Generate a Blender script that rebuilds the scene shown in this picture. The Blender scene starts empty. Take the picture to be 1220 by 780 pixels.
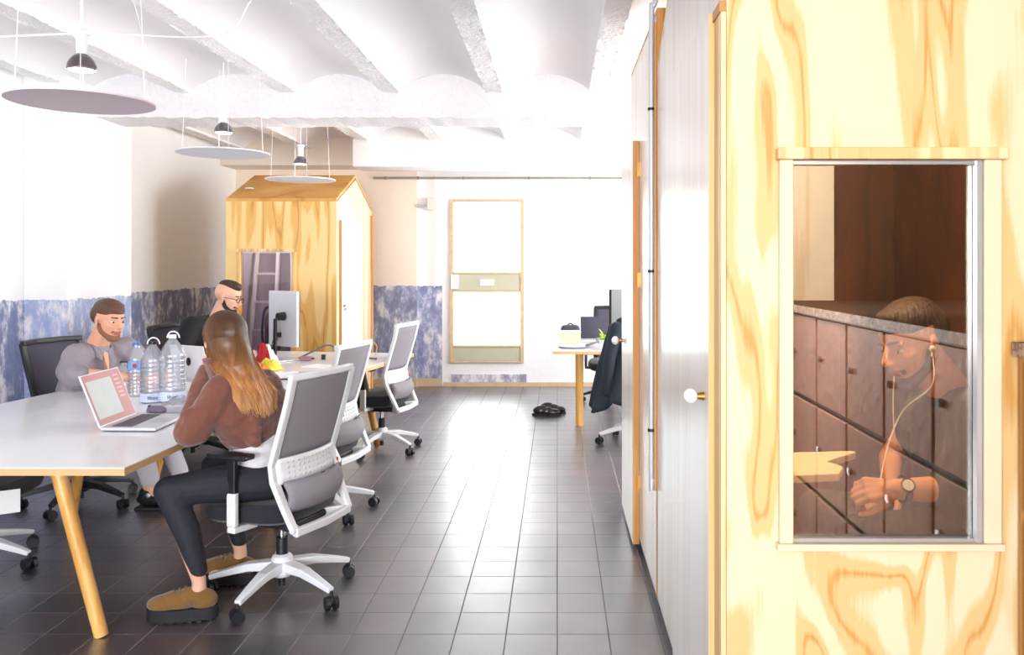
import bpy, bmesh, math, random
from mathutils import Vector, Matrix, Quaternion
random.seed(7)
V = Vector
PI = math.pi
sc = bpy.context.scene
COL = sc.collection

# ------------------------------------------------------------------ helpers
def srgb(r, g, b):
    def f(c):
        c = c / 255.0
        return c / 12.92 if c <= 0.04045 else ((c + 0.055) / 1.055) ** 2.4
    return (f(r), f(g), f(b), 1.0)

def nodes_of(m):
    m.use_nodes = True
    nt = m.node_tree
    return nt, nt.nodes, nt.links, nt.nodes['Principled BSDF']

def mat(name, col, rough=0.5, metal=0.0, spec=0.5, bump=0.0, bscale=40.0, var=0.0, vscale=8.0, coat=0.0, coat_r=0.1, trans=0.0, emit=None, estr=0.0, sheen=0.0, stretch=(1, 1, 1), alpha=1.0):
    m = bpy.data.materials.new(name)
    nt, N, L, P = nodes_of(m)
    c = srgb(*col)
    P.inputs['Base Color'].default_value = c
    P.inputs['Roughness'].default_value = rough
    P.inputs['Metallic'].default_value = metal
    P.inputs['Specular IOR Level'].default_value = spec
    P.inputs['Coat Weight'].default_value = coat
    P.inputs['Coat Roughness'].default_value = coat_r
    P.inputs['Transmission Weight'].default_value = trans
    P.inputs['Sheen Weight'].default_value = sheen
    P.inputs['Alpha'].default_value = alpha
    if emit:
        P.inputs['Emission Color'].default_value = srgb(*emit)
        P.inputs['Emission Strength'].default_value = estr
    tc = N.new('ShaderNodeTexCoord'); mp = N.new('ShaderNodeMapping')
    mp.inputs['Scale'].default_value = stretch
    L.new(tc.outputs['Object'], mp.inputs['Vector'])
    nz = N.new('ShaderNodeTexNoise'); nz.inputs['Scale'].default_value = vscale; nz.inputs['Detail'].default_value = 5
    L.new(mp.outputs['Vector'], nz.inputs['Vector'])
    v = var if var > 0 else 0.03
    mx = N.new('ShaderNodeMix'); mx.data_type = 'RGBA'
    mx.inputs[6].default_value = [x * (1 - v) for x in c[:3]] + [1]
    mx.inputs[7].default_value = [min(1, x * (1 + v)) for x in c[:3]] + [1]
    L.new(nz.outputs['Fac'], mx.inputs[0]); L.new(mx.outputs[2], P.inputs['Base Color'])
    if bump > 0:
        nb = N.new('ShaderNodeTexNoise'); nb.inputs['Scale'].default_value = bscale; nb.inputs['Detail'].default_value = 6
        L.new(mp.outputs['Vector'], nb.inputs['Vector'])
        b = N.new('ShaderNodeBump'); b.inputs['Strength'].default_value = bump; b.inputs['Distance'].default_value = 0.02
        L.new(nb.outputs['Fac'], b.inputs['Height']); L.new(b.outputs['Normal'], P.inputs['Normal'])
    return m

def plywood(name, light, mid, dark, fx=3.0, fz=0.55, bands=5.0, seed=0.0, rough=0.5, coat=0.0, coat_r=0.3, wash=0.0, bump=0.05, dist=0.25):
    m = bpy.data.materials.new(name)
    nt, N, L, P = nodes_of(m)
    tc = N.new('ShaderNodeTexCoord'); mp = N.new('ShaderNodeMapping')
    mp.inputs['Scale'].default_value = (fx, fx, fz); mp.inputs['Location'].default_value = (seed, seed * 1.7, seed * 0.6)
    L.new(tc.outputs['Object'], mp.inputs['Vector'])
    n1 = N.new('ShaderNodeTexNoise'); n1.inputs['Scale'].default_value = 1.0; n1.inputs['Detail'].default_value = 2.0; n1.inputs['Roughness'].default_value = 0.45
    n1.inputs['Distortion'].default_value = dist
    L.new(mp.outputs['Vector'], n1.inputs['Vector'])
    mu = N.new('ShaderNodeMath'); mu.operation = 'MULTIPLY'; mu.inputs[1].default_value = bands * 2
    L.new(n1.outputs['Fac'], mu.inputs[0])
    pp = N.new('ShaderNodeMath'); pp.operation = 'PINGPONG'; pp.inputs[1].default_value = 1.0
    L.new(mu.outputs[0], pp.inputs[0])
    # fine fibres
    mp2 = N.new('ShaderNodeMapping'); mp2.inputs['Scale'].default_value = (90, 90, 3)
    L.new(tc.outputs['Object'], mp2.inputs['Vector'])
    n2 = N.new('ShaderNodeTexNoise'); n2.inputs['Scale'].default_value = 1.0; n2.inputs['Detail'].default_value = 4
    L.new(mp2.outputs['Vector'], n2.inputs['Vector'])
    ad = N.new('ShaderNodeMath'); ad.operation = 'MULTIPLY_ADD'; ad.inputs[1].default_value = 0.35; ad.inputs[2].default_value = -0.17
    L.new(n2.outputs['Fac'], ad.inputs[0])
    sm = N.new('ShaderNodeMath'); sm.operation = 'ADD'; sm.use_clamp = True
    L.new(pp.outputs[0], sm.inputs[0]); L.new(ad.outputs[0], sm.inputs[1])
    cr = N.new('ShaderNodeValToRGB')
    e = cr.color_ramp.elements
    e[0].position = 0.0; e[0].color = srgb(*light)
    e[1].position = 1.0; e[1].color = srgb(*dark)
    a = e.new(0.42); a.color = srgb(*light)
    b = e.new(0.62); b.color = srgb(*mid)
    c = e.new(0.86); c.color = srgb(*mid)
    L.new(sm.outputs[0], cr.inputs['Fac'])
    out = cr.outputs['Color']
    if wash > 0:
        n3 = N.new('ShaderNodeTexNoise'); n3.inputs['Scale'].default_value = 1.0; n3.inputs['Detail'].default_value = 6
        mp3 = N.new('ShaderNodeMapping'); mp3.inputs['Scale'].default_value = (22, 22, 1.2)
        L.new(tc.outputs['Object'], mp3.inputs['Vector']); L.new(mp3.outputs['Vector'], n3.inputs['Vector'])
        r3 = N.new('ShaderNodeMapRange'); r3.inputs[1].default_value = 0.3; r3.inputs[2].default_value = 0.62
        r3.inputs[3].default_value = wash * 0.55; r3.inputs[4].default_value = wash
        L.new(n3.outputs['Fac'], r3.inputs[0])
        mx = N.new('ShaderNodeMix'); mx.data_type = 'RGBA'
        L.new(r3.outputs[0], mx.inputs[0]); L.new(out, mx.inputs[6]); mx.inputs[7].default_value = srgb(226, 226, 228)
        out = mx.outputs[2]
    L.new(out, P.inputs['Base Color'])
    P.inputs['Roughness'].default_value = rough
    P.inputs['Coat Weight'].default_value = coat; P.inputs['Coat Roughness'].default_value = coat_r
    bp = N.new('ShaderNodeBump'); bp.inputs['Strength'].default_value = bump; bp.inputs['Distance'].default_value = 0.004
    L.new(n2.outputs['Fac'], bp.inputs['Height']); L.new(bp.outputs['Normal'], P.inputs['Normal'])
    return m

def glass(name, refl=0.06, tint=(245, 250, 250), rough=0.0, haze=0.0):
    """thin sheet glass: mostly transparent, part mirror"""
    m = bpy.data.materials.new(name); m.use_nodes = True
    nt = m.node_tree; N = nt.nodes; L = nt.links; N.clear()
    o = N.new('ShaderNodeOutputMaterial'); t = N.new('ShaderNodeBsdfTransparent'); g = N.new('ShaderNodeBsdfGlossy')
    t.inputs['Color'].default_value = srgb(*tint); g.inputs['Roughness'].default_value = rough
    fr = N.new('ShaderNodeFresnel'); fr.inputs['IOR'].default_value = 1.45
    ad = N.new('ShaderNodeMath'); ad.operation = 'ADD'; ad.use_clamp = True; ad.inputs[1].default_value = refl
    L.new(fr.outputs[0], ad.inputs[0])
    mx = N.new('ShaderNodeMixShader'); L.new(ad.outputs[0], mx.inputs[0])
    src = t
    if haze:
        tl = N.new('ShaderNodeBsdfDiffuse'); tl.inputs['Color'].default_value = srgb(236, 238, 246); hz = N.new('ShaderNodeMixShader'); hz.inputs[0].default_value = haze
        L.new(t.outputs[0], hz.inputs[1]); L.new(tl.outputs[0], hz.inputs[2]); src = hz
    L.new(src.outputs[0], mx.inputs[1]); L.new(g.outputs[0], mx.inputs[2]); L.new(mx.outputs[0], o.inputs['Surface'])
    return m

class MB:
    """collects primitive shapes into one mesh"""
    def __init__(s):
        s.bm = bmesh.new()
    def _add(s, verts, faces):
        vs = [s.bm.verts.new(v) for v in verts]
        for f in faces:
            try: s.bm.faces.new([vs[i] for i in f])
            except ValueError: pass
        return vs
    def box(s, c, d, rot=None):
        c = V(c); h = V(d) / 2
        vs = [V((x, y, z)) for x in (-h.x, h.x) for y in (-h.y, h.y) for z in (-h.z, h.z)]
        if rot is not None: vs = [rot @ v for v in vs]
        s._add([c + v for v in vs], [(0, 1, 3, 2), (4, 6, 7, 5), (0, 4, 5, 1), (2, 3, 7, 6), (0, 2, 6, 4), (1, 5, 7, 3)])
        return s
    def box2(s, a, b):
        a = V(a); b = V(b)
        return s.box((a + b) / 2, (abs(b.x - a.x), abs(b.y - a.y), abs(b.z - a.z)))
    def cone(s, p0, p1, r0, r1=None, n=16, caps=True):
        p0 = V(p0); p1 = V(p1); r1 = r0 if r1 is None else r1
        d = (p1 - p0).normalized(); u = d.orthogonal().normalized(); w = d.cross(u)
        vs = []
        for p, r in ((p0, r0), (p1, r1)):
            for i in range(n):
                a = 2 * PI * i / n; vs.append(p + (u * math.cos(a) + w * math.sin(a)) * r)
        fs = [(i, (i + 1) % n, n + (i + 1) % n, n + i) for i in range(n)]
        if caps: fs += [tuple(range(n - 1, -1, -1)), tuple(range(n, 2 * n))]
        s._add(vs, fs); return s
    def tube(s, pts, r, n=8, flat=None, up=None):
        """sweep; r a number or a list; flat=(a,b) elliptical radii multipliers with 'up' as the second axis"""
        pts = [V(p) for p in pts]; k = len(pts)
        rs = r if isinstance(r, (list, tuple)) else [r] * k
        vs = []; prev = None
        for i, p in enumerate(pts):
            d = (pts[min(i + 1, k - 1)] - pts[max(i - 1, 0)]).normalized()
            if up is not None: u = V(up).cross(d).normalized()
            elif prev is None: u = d.orthogonal().normalized()
            else:
                u = (prev - d * prev.dot(d)).normalized()
            prev = u; w = d.cross(u)
            fa, fb = flat if flat else (1, 1)
            for j in range(n):
                a = 2 * PI * j / n; vs.append(p + (u * math.cos(a) * fa + w * math.sin(a) * fb) * rs[i])
        fs = [(i * n + j, i * n + (j + 1) % n, (i + 1) * n + (j + 1) % n, (i + 1) * n + j) for i in range(k - 1) for j in range(n)]
        fs += [tuple(range(n - 1, -1, -1)), tuple(range((k - 1) * n, k * n))]
        s._add(vs, fs); return s
    def bar(s, pts, w, t, up=(1, 0, 0)):
        """rectangular section sweep: w along 'up', t across"""
        pts = [V(p) for p in pts]; k = len(pts); up = V(up).normalized(); vs = []
        ws = w if isinstance(w, (list, tuple)) else [w] * k; ts = t if isinstance(t, (list, tuple)) else [t] * k
        for i, p in enumerate(pts):
            d = (pts[min(i + 1, k - 1)] - pts[max(i - 1, 0)]).normalized()
            n = d.cross(up).normalized(); u = n.cross(d).normalized()
            for a, b in ((-1, -1), (1, -1), (1, 1), (-1, 1)):
                vs.append(p + u * a * ws[i] / 2 + n * b * ts[i] / 2)
        fs = [(i * 4 + j, i * 4 + (j + 1) % 4, (i + 1) * 4 + (j + 1) % 4, (i + 1) * 4 + j) for i in range(k - 1) for j in range(4)]
        fs += [(3, 2, 1, 0), tuple(range((k - 1) * 4, k * 4))]
        s._add(vs, fs); return s
    def ell(s, c, r, rot=None, nu=20, nv=12):
        c = V(c); vs = []
        for i in range(1, nv):
            t = PI * i / nv
            for j in range(nu):
                a = 2 * PI * j / nu
                vs.append(V((math.sin(t) * math.cos(a) * r[0], math.sin(t) * math.sin(a) * r[1], math.cos(t) * r[2])))
        vs += [V((0, 0, r[2])), V((0, 0, -r[2]))]
        if rot is not None: vs = [rot @ v for v in vs]
        fs = [(i * nu + j, (i + 1) * nu + j, (i + 1) * nu + (j + 1) % nu, i * nu + (j + 1) % nu) for i in range(nv - 2) for j in range(nu)]
        T = (nv - 1) * nu
        fs += [(T, j, (j + 1) % nu) for j in range(nu)]
        fs += [(T + 1, (nv - 2) * nu + (j + 1) % nu, (nv - 2) * nu + j) for j in range(nu)]
        s._add([c + v for v in vs], fs); return s
    def cap(s, p0, p1, r0, r1=None, n=14):
        """capsule with tapered radius"""
        p0 = V(p0); p1 = V(p1); r1 = r0 if r1 is None else r1
        if (p1 - p0).length < 1e-5: return s.ell(p0, (r0, r0, r0))
        d = (p1 - p0).normalized()
        pts = []; rs = []
        for k in range(5):
            a = PI / 2 * (1 - k / 5); pts.append(p0 - d * math.sin(a) * r0); rs.append(max(math.cos(a) * r0, r0 * 0.06))
        pts.append(p0); rs.append(r0); pts.append(p1); rs.append(r1)
        for k in range(1, 6):
            a = PI / 2 * k / 5; pts.append(p1 + d * math.sin(a) * r1); rs.append(max(math.cos(a) * r1, r1 * 0.06))
        return s.tube(pts, rs, n=n)
    def chain(s, pts, rs, n=14):
        for i in range(len(pts) - 1): s.cap(pts[i], pts[i + 1], rs[i], rs[i + 1], n)
        return s
    def lathe(s, prof, o=(0, 0, 0), n=32, axis=(0, 0, 1)):
        o = V(o); q = V((0, 0, 1)).rotation_difference(V(axis)); vs = []
        k = len(prof)
        for r, z in prof:
            for j in range(n):
                a = 2 * PI * j / n; vs.append(o + q @ V((r * math.cos(a), r * math.sin(a), z)))
        fs = [(i * n + j, i * n + (j + 1) % n, (i + 1) * n + (j + 1) % n, (i + 1) * n + j) for i in range(k - 1) for j in range(n)]
        if prof[0][0] > 1e-6: fs.append(tuple(range(n - 1, -1, -1)))
        if prof[-1][0] > 1e-6: fs.append(tuple(range((k - 1) * n, k * n)))
        s._add(vs, fs); return s
    def prism(s, poly, h, frame=None):
        """poly list of 2D points extruded h along local z; frame Matrix"""
        n = len(poly); F = frame or Matrix.Identity(4)
        vs = [F @ V((x, y, 0)) for x, y in poly] + [F @ V((x, y, h)) for x, y in poly]
        fs = [tuple(range(n - 1, -1, -1)), tuple(range(n, 2 * n))] + [(i, (i + 1) % n, n + (i + 1) % n, n + i) for i in range(n)]
        s._add(vs, fs); return s
    def grid(s, nu, nv, fn):
        vs = [fn(i / nu, j / nv) for i in range(nu + 1) for j in range(nv + 1)]
        fs = [(i * (nv + 1) + j, (i + 1) * (nv + 1) + j, (i + 1) * (nv + 1) + j + 1, i * (nv + 1) + j + 1) for i in range(nu) for j in range(nv)]
        s._add(vs, fs); return s

def obj(name, mb, m, parent=None, smooth=False, bevel=0.0, seg=2, solid=0.0, sub=0, remesh=0.0, sm=0, weld=False, off=0.0, angle=40):
    bm = mb.bm
    if weld: bmesh.ops.remove_doubles(bm, verts=bm.verts, dist=1e-5)
    bmesh.ops.recalc_face_normals(bm, faces=bm.faces)
    me = bpy.data.meshes.new(name); bm.to_mesh(me); bm.free()
    o = bpy.data.objects.new(name, me); COL.objects.link(o)
    me.materials.append(m)
    if smooth:
        me.shade_smooth()
    if solid: d = o.modifiers.new('solid', 'SOLIDIFY'); d.thickness = solid; d.offset = off
    if remesh:
        d = o.modifiers.new('remesh', 'REMESH'); d.mode = 'VOXEL'; d.voxel_size = remesh; d.use_smooth_shade = True
        if sm: d2 = o.modifiers.new('smooth', 'SMOOTH'); d2.iterations = sm; d2.factor = 0.5
    if bevel: d = o.modifiers.new('bevel', 'BEVEL'); d.width = bevel; d.segments = seg; d.limit_method = 'ANGLE'; d.angle_limit = math.radians(35)
    if sub: d = o.modifiers.new('sub', 'SUBSURF'); d.levels = sub; d.render_levels = sub
    if smooth and not remesh and not sub:
        try: me.set_sharp_from_angle(angle=math.radians(angle))
        except Exception: pass
    if parent is not None: o.parent = parent
    return o

def thing(name, label, cat, loc=(0, 0, 0), rz=0.0, group=None):
    o = bpy.data.objects.new(name, None); COL.objects.link(o)
    o.location = loc; o.rotation_euler = (0, 0, rz); o['label'] = label; o['category'] = cat
    if group: o['group'] = group
    o.empty_display_size = 0.1
    return o

def tag(o, label, cat, group=None, kind=None):
    o['label'] = label; o['category'] = cat
    if group: o['group'] = group
    if kind: o['kind'] = kind
    return o

def struct(name, mb, m, **k):
    o = obj(name, mb, m, **k)
    if o.parent is None: o['kind'] = 'structure'
    return o

def kids(o): return [c for c in bpy.data.objects if c.parent == o]
def copy_tree(o, parent=None, skip=()):
    c = o.copy(); COL.objects.link(c)
    if parent is not None: c.parent = parent
    for ch in kids(o):
        if ch.name.split('.')[0] in skip: continue
        copy_tree(ch, c)
    return c

def bez(pts, n=12):
    """Catmull-Rom through points"""
    pts = [V(p) for p in pts]; P = [2 * pts[0] - pts[1]] + pts + [2 * pts[-1] - pts[-2]]; out = []
    for i in range(1, len(P) - 2):
        for k in range(n):
            t = k / n; a, b, c, d = P[i - 1:i + 3]
            out.append(0.5 * ((2 * b) + (c - a) * t + (2 * a - 5 * b + 4 * c - d) * t * t + (3 * b - a - 3 * c + d) * t ** 3))
    out.append(pts[-1]); return out

def text_mesh(name, body, size, m, parent, loc, rot, ext=0.0008):
    cu = bpy.data.curves.new(name, 'FONT'); cu.body = body; cu.size = size; cu.extrude = ext; cu.align_x = 'CENTER'; cu.align_y = 'CENTER'
    t = bpy.data.objects.new('tmp', cu); COL.objects.link(t)
    dg = bpy.context.evaluated_depsgraph_get(); dg.update()
    me = bpy.data.meshes.new_from_object(t.evaluated_get(dg)); bpy.data.objects.remove(t)
    me.materials.clear(); me.materials.append(m)
    o = bpy.data.objects.new(name, me); COL.objects.link(o); o.parent = parent; o.location = loc; o.rotation_euler = rot
    return o

# ------------------------------------------------------------------ materials
M = {}
M['white_metal'] = mat('white_powder_coat', (232, 234, 238), 0.35)
M['white_plastic'] = mat('white_plastic', (236, 238, 242), 0.4)
M['black_plastic'] = mat('black_plastic', (24, 26, 32), 0.45)
M['black_fabric'] = mat('black_fabric', (26, 28, 38), 0.85, bump=0.2, bscale=300, sheen=0.2)
M['grey_mesh'] = mat('grey_mesh_fabric', (142, 138, 146), 0.8, bump=0.25, bscale=500, var=0.08, vscale=200)
M['pale_mesh'] = mat('pale_mesh_fabric', (150, 146, 156), 0.8, bump=0.25, bscale=500)
M['dark_mesh'] = mat('dark_mesh_fabric', (72, 68, 82), 0.8, bump=0.25, bscale=500)
M['chrome'] = mat('chrome', (200, 200, 205), 0.12, metal=1.0)
M['dark_chrome'] = mat('mirror_coating', (128, 124, 128), 0.2, metal=1.0)
M['steel'] = mat('galvanised_steel', (196, 198, 206), 0.4, metal=0.25)
M['brass'] = mat('brass', (168, 118, 52), 0.4, metal=0.8)
M['dark_metal'] = mat('dark_metal', (40, 38, 40), 0.4, metal=0.5)
M['ceramic'] = mat('white_ceramic', (240, 240, 240), 0.12, coat=0.5)
M['plaster'] = mat('white_plaster', (238, 238, 242), 0.9, bump=0.15, bscale=18, var=0.03, vscale=3)
M['rough_plaster'] = mat('rough_plaster', (234, 232, 236), 0.95, bump=0.45, bscale=42, var=0.08, vscale=30)
def ceiling_mat():
    m = mat('vault_plaster', (240, 240, 243), 0.95, var=0.02, vscale=3); nt, N, L, P = nodes_of(m)
    tc = N.new('ShaderNodeTexCoord'); sp = N.new('ShaderNodeSeparateXYZ'); L.new(tc.outputs['Object'], sp.inputs[0])
    mr = N.new('ShaderNodeMapRange'); mr.inputs[1].default_value = 2.875; mr.inputs[2].default_value = 2.86; mr.inputs[3].default_value = 0.06; mr.inputs[4].default_value = 0.55
    L.new(sp.outputs[2], mr.inputs[0])
    nb = N.new('ShaderNodeTexNoise'); nb.inputs['Scale'].default_value = 42; nb.inputs['Detail'].default_value = 6; L.new(tc.outputs['Object'], nb.inputs['Vector'])
    b = N.new('ShaderNodeBump'); b.inputs['Distance'].default_value = 0.02; L.new(mr.outputs[0], b.inputs['Strength']); L.new(nb.outputs['Fac'], b.inputs['Height']); L.new(b.outputs['Normal'], P.inputs['Normal'])
    return m
M['vault'] = ceiling_mat()
M['beige_plaster'] = mat('beige_plaster', (232, 220, 208), 0.9, bump=0.1, bscale=20, var=0.05, vscale=3)
M['ply_near'] = plywood('pine_plywood', (226, 208, 172), (216, 182, 124), (200, 148, 78), fx=3.2, fz=0.6, bands=6.2, dist=0.7, seed=3.1, rough=0.5)
M['ply_far'] = plywood('honey_pine_plywood', (240, 206, 140), (228, 178, 98), (204, 142, 62), fx=4.5, fz=0.5, bands=5.0, seed=8.3, rough=0.5)
M['ply_roof'] = plywood('roof_plywood', (222, 172, 100), (212, 158, 84), (196, 136, 66), fx=2.0, fz=2.0, bands=1.2, seed=2.3, rough=0.6)
M['ply_side'] = plywood('pale_birch_plywood', (238, 220, 190), (226, 200, 158), (206, 172, 122), fx=9.0, fz=0.25, bands=2.4, seed=5.5, rough=0.3, coat=0.6, coat_r=0.22, wash=0.72)
M['ply_side_raw'] = plywood('raw_birch_plywood', (240, 218, 180), (228, 196, 148), (208, 170, 116), fx=9.0, fz=0.25, bands=2.4, seed=1.5, rough=0.4, wash=0.15)
M['trim_wood'] = plywood('pine_trim', (236, 208, 160), (220, 180, 122), (196, 146, 84), fx=14, fz=0.6, bands=1.5, seed=4, rough=0.5)
M['edge_wood'] = plywood('pine_edge', (206, 154, 92), (190, 132, 68), (164, 106, 48), fx=14, fz=0.6, bands=1.5, seed=9, rough=0.5)
M['casing'] = mat('cream_casing', (224, 206, 174), 0.5, var=0.05)
M['leg_wood'] = plywood('pine_leg', (236, 186, 106), (222, 164, 82), (196, 130, 54), fx=12, fz=1.0, bands=1.3, seed=6, rough=0.4, coat=0.3)
M['table_top'] = mat('white_laminate', (244, 245, 250), 0.22, coat=0.3, coat_r=0.15)
M['table_edge'] = mat('ply_edge', (214, 176, 124), 0.5, var=0.15, vscale=120, stretch=(1, 1, 6))
M['skin'] = mat('skin', (222, 164, 136), 0.5, var=0.05, vscale=14, spec=0.4)
M['skin_b'] = mat('skin_fair', (226, 176, 150), 0.5, var=0.05, vscale=14, spec=0.4)
M['lips'] = mat('lips', (176, 92, 82), 0.45)
M['eye_white'] = mat('eye_white', (226, 222, 218), 0.2)
M['dark_eye'] = mat('iris', (40, 28, 22), 0.2)
M['shirt_grey'] = mat('grey_cotton', (146, 138, 146), 0.85, bump=0.25, bscale=30, var=0.08, vscale=6)
M['tee_black'] = mat('black_cotton', (26, 27, 34), 0.85, bump=0.2, bscale=30)
M['tee_dark'] = mat('charcoal_cotton', (44, 46, 44), 0.9, bump=0.2, bscale=30)
M['leggings'] = mat('dark_leggings', (34, 36, 46), 0.75, bump=0.15, bscale=40)
M['jeans'] = mat('faded_dark_denim', (62, 60, 60), 0.9, bump=0.2, bscale=60, var=0.15, vscale=10)
M['pale_trousers'] = mat('pale_trousers', (196, 192, 200), 0.9, bump=0.2, bscale=60)
M['jacket'] = mat('brown_corduroy', (118, 72, 58), 0.95, bump=0.35, bscale=24, var=0.14, vscale=9, sheen=0.4)
M['white_cotton'] = mat('white_cotton', (232, 230, 232), 0.9, bump=0.2, bscale=40)
M['suede'] = mat('tan_suede', (122, 88, 40), 0.95, bump=0.25, bscale=60, var=0.12, vscale=14, sheen=0.4)
M['rubber'] = mat('black_rubber', (22, 22, 28), 0.7)
M['leather'] = mat('black_leather', (24, 22, 24), 0.3, coat=0.3)
M['hair_dark'] = mat('dark_brown_hair', (62, 42, 30), 0.55, bump=0.6, bscale=90, stretch=(1, 1, 0.3))
M['hair_brown'] = mat('short_brown_hair', (92, 64, 42), 0.55, bump=0.6, bscale=90)
M['stubble'] = mat('short_stubble', (126, 92, 74), 0.8, bump=0.5, bscale=200)
M['coat_navy'] = mat('navy_coat', (30, 40, 54), 0.85, bump=0.3, bscale=30)
M['paper'] = mat('white_paper', (240, 240, 240), 0.8)
M['red'] = mat('red_plastic', (190, 40, 46), 0.4)
M['dark_red'] = mat('dark_red_paint', (120, 26, 34), 0.35)
M['green'] = mat('green_plastic', (40, 160, 100), 0.4)
M['yellow'] = mat('yellow_plastic', (226, 206, 60), 0.4)
M['orange'] = mat('orange_plastic', (226, 128, 50), 0.45)
M['blue_cap'] = mat('blue_plastic', (70, 110, 190), 0.4)
M['lime'] = mat('lime_leaf', (170, 214, 60), 0.6, var=0.2)
M['mauve'] = mat('lilac_grey_board', (232, 218, 224), 0.85)
M['pale_disc'] = mat('pale_grey_board', (232, 232, 240), 0.85)
M['white_disc'] = mat('white_board', (244, 244, 248), 0.8)
M['wire'] = mat('white_cable', (240, 240, 244), 0.5)
M['grey_cable'] = mat('grey_cable', (110, 104, 108), 0.6)
M['alu'] = mat('aluminium', (206, 208, 212), 0.3, metal=0.7)
M['silver'] = mat('silver_shell', (214, 216, 222), 0.3, metal=0.3)
M['keys'] = mat('keyboard_grey', (120, 116, 126), 0.5)
M['dado_far'] = None
M['glass_booth'] = glass('booth_glass', refl=0.19, tint=(236, 226, 208))
M['glass_small'] = glass('small_booth_glass', refl=0.05, tint=(232, 230, 236))
M['glass_window'] = glass('window_glass', refl=0.02)
M['bottle'] = glass('clear_bottle_plastic', refl=0.07, tint=(240, 243, 248), rough=0.15, haze=0.28)
M['green_frame'] = mat('sage_frame', (186, 184, 162), 0.6, var=0.1, vscale=5)
M['window_wood'] = mat('old_window_wood', (206, 180, 142), 0.7, var=0.25, vscale=10)
M['plinth'] = mat('dark_grey_plinth', (70, 70, 78), 0.5)
M['board_pale'] = mat('pale_sawn_board', (250, 234, 200), 0.6, var=0.06)
M['locker_top'] = plywood('weathered_plank', (206, 186, 168), (176, 150, 130), (126, 98, 80), fx=30, fz=30, bands=1.2, seed=2)
M['interior'] = plywood('dim_booth_plywood', (84, 48, 22), (66, 36, 15), (44, 22, 8), fx=3, fz=0.8, bands=2.5, seed=7, rough=0.5)  # dimness inside the booth is put into this dark plywood colour
M['dark_wall'] = mat('dark_brown_paint', (40, 26, 14), 0.8, var=0.2, vscale=3)

def floor_mat():
    m = bpy.data.materials.new('encaustic_floor_tiles'); nt, N, L, P = nodes_of(m)
    tc = N.new('ShaderNodeTexCoord'); mp = N.new('ShaderNodeMapping')
    mp.inputs['Location'].default_value = (-0.0, -0.045, 0)
    L.new(tc.outputs['Object'], mp.inputs['Vector'])
    br = N.new('ShaderNodeTexBrick'); br.offset = 0.0; br.squash = 1.0
    br.inputs['Scale'].default_value = 1.0; br.inputs['Brick Width'].default_value = 0.208; br.inputs['Row Height'].default_value = 0.208
    br.inputs['Mortar Size'].default_value = 0.0030; br.inputs['Mortar Smooth'].default_value = 0.3; br.inputs['Bias'].default_value = 0.0
    br.inputs['Color1'].default_value = srgb(98, 88, 94); br.inputs['Color2'].default_value = srgb(60, 62, 66)
    br.inputs['Mortar'].default_value = srgb(128, 120, 120)
    L.new(mp.outputs['Vector'], br.inputs['Vector'])
    nz = N.new('ShaderNodeTexNoise'); nz.inputs['Scale'].default_value = 1.3; nz.inputs['Detail'].default_value = 6
    L.new(tc.outputs['Object'], nz.inputs['Vector'])
    mx = N.new('ShaderNodeMix'); mx.data_type = 'RGBA'; mx.blend_type = 'MULTIPLY'; mx.inputs[0].default_value = 0.8
    cr = N.new('ShaderNodeValToRGB'); cr.color_ramp.elements[0].color = (0.55, 0.6, 0.6, 1); cr.color_ramp.elements[1].color = (1.25, 1.15, 1.2, 1)
    cr.color_ramp.elements[0].position = 0.3; cr.color_ramp.elements[1].position = 0.7
    L.new(nz.outputs['Fac'], cr.inputs[0]); L.new(br.outputs['Color'], mx.inputs[6]); L.new(cr.outputs[0], mx.inputs[7])
    L.new(mx.outputs[2], P.inputs['Base Color'])
    n2 = N.new('ShaderNodeTexNoise'); n2.inputs['Scale'].default_value = 5; n2.inputs['Detail'].default_value = 8
    L.new(tc.outputs['Object'], n2.inputs['Vector'])
    rr = N.new('ShaderNodeMapRange'); rr.inputs[3].default_value = 0.3; rr.inputs[4].default_value = 0.5
    L.new(n2.outputs['Fac'], rr.inputs[0])
    gr = N.new('ShaderNodeMath'); gr.operation = 'MULTIPLY_ADD'; gr.inputs[1].default_value = 0.5; gr.use_clamp = True
    L.new(br.outputs['Fac'], gr.inputs[0]); L.new(rr.outputs[0], gr.inputs[2]); L.new(gr.outputs[0], P.inputs['Roughness'])
    inv = N.new('ShaderNodeMath'); inv.operation = 'SUBTRACT'; inv.inputs[0].default_value = 1.0; L.new(br.outputs['Fac'], inv.inputs[1]); L.new(inv.outputs[0], P.inputs['Coat Weight'])
    P.inputs['Specular IOR Level'].default_value = 0.9
    P.inputs['Coat Roughness'].default_value = 0.32; P.inputs['Coat IOR'].default_value = 1.9
    b = N.new('ShaderNodeBump'); b.inputs['Strength'].default_value = 0.35; b.inputs['Distance'].default_value = 0.003; b.invert = True
    ad = N.new('ShaderNodeMath'); ad.operation = 'MULTIPLY_ADD'; ad.inputs[1].default_value = 0.9
    L.new(n2.outputs['Fac'], ad.inputs[0]); L.new(br.outputs['Fac'], ad.inputs[2])
    L.new(ad.outputs[0], b.inputs['Height']); L.new(b.outputs['Normal'], P.inputs['Normal']); L.new(b.outputs['Normal'], P.inputs['Coat Normal'])
    return m
M['floor'] = floor_mat()

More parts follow.
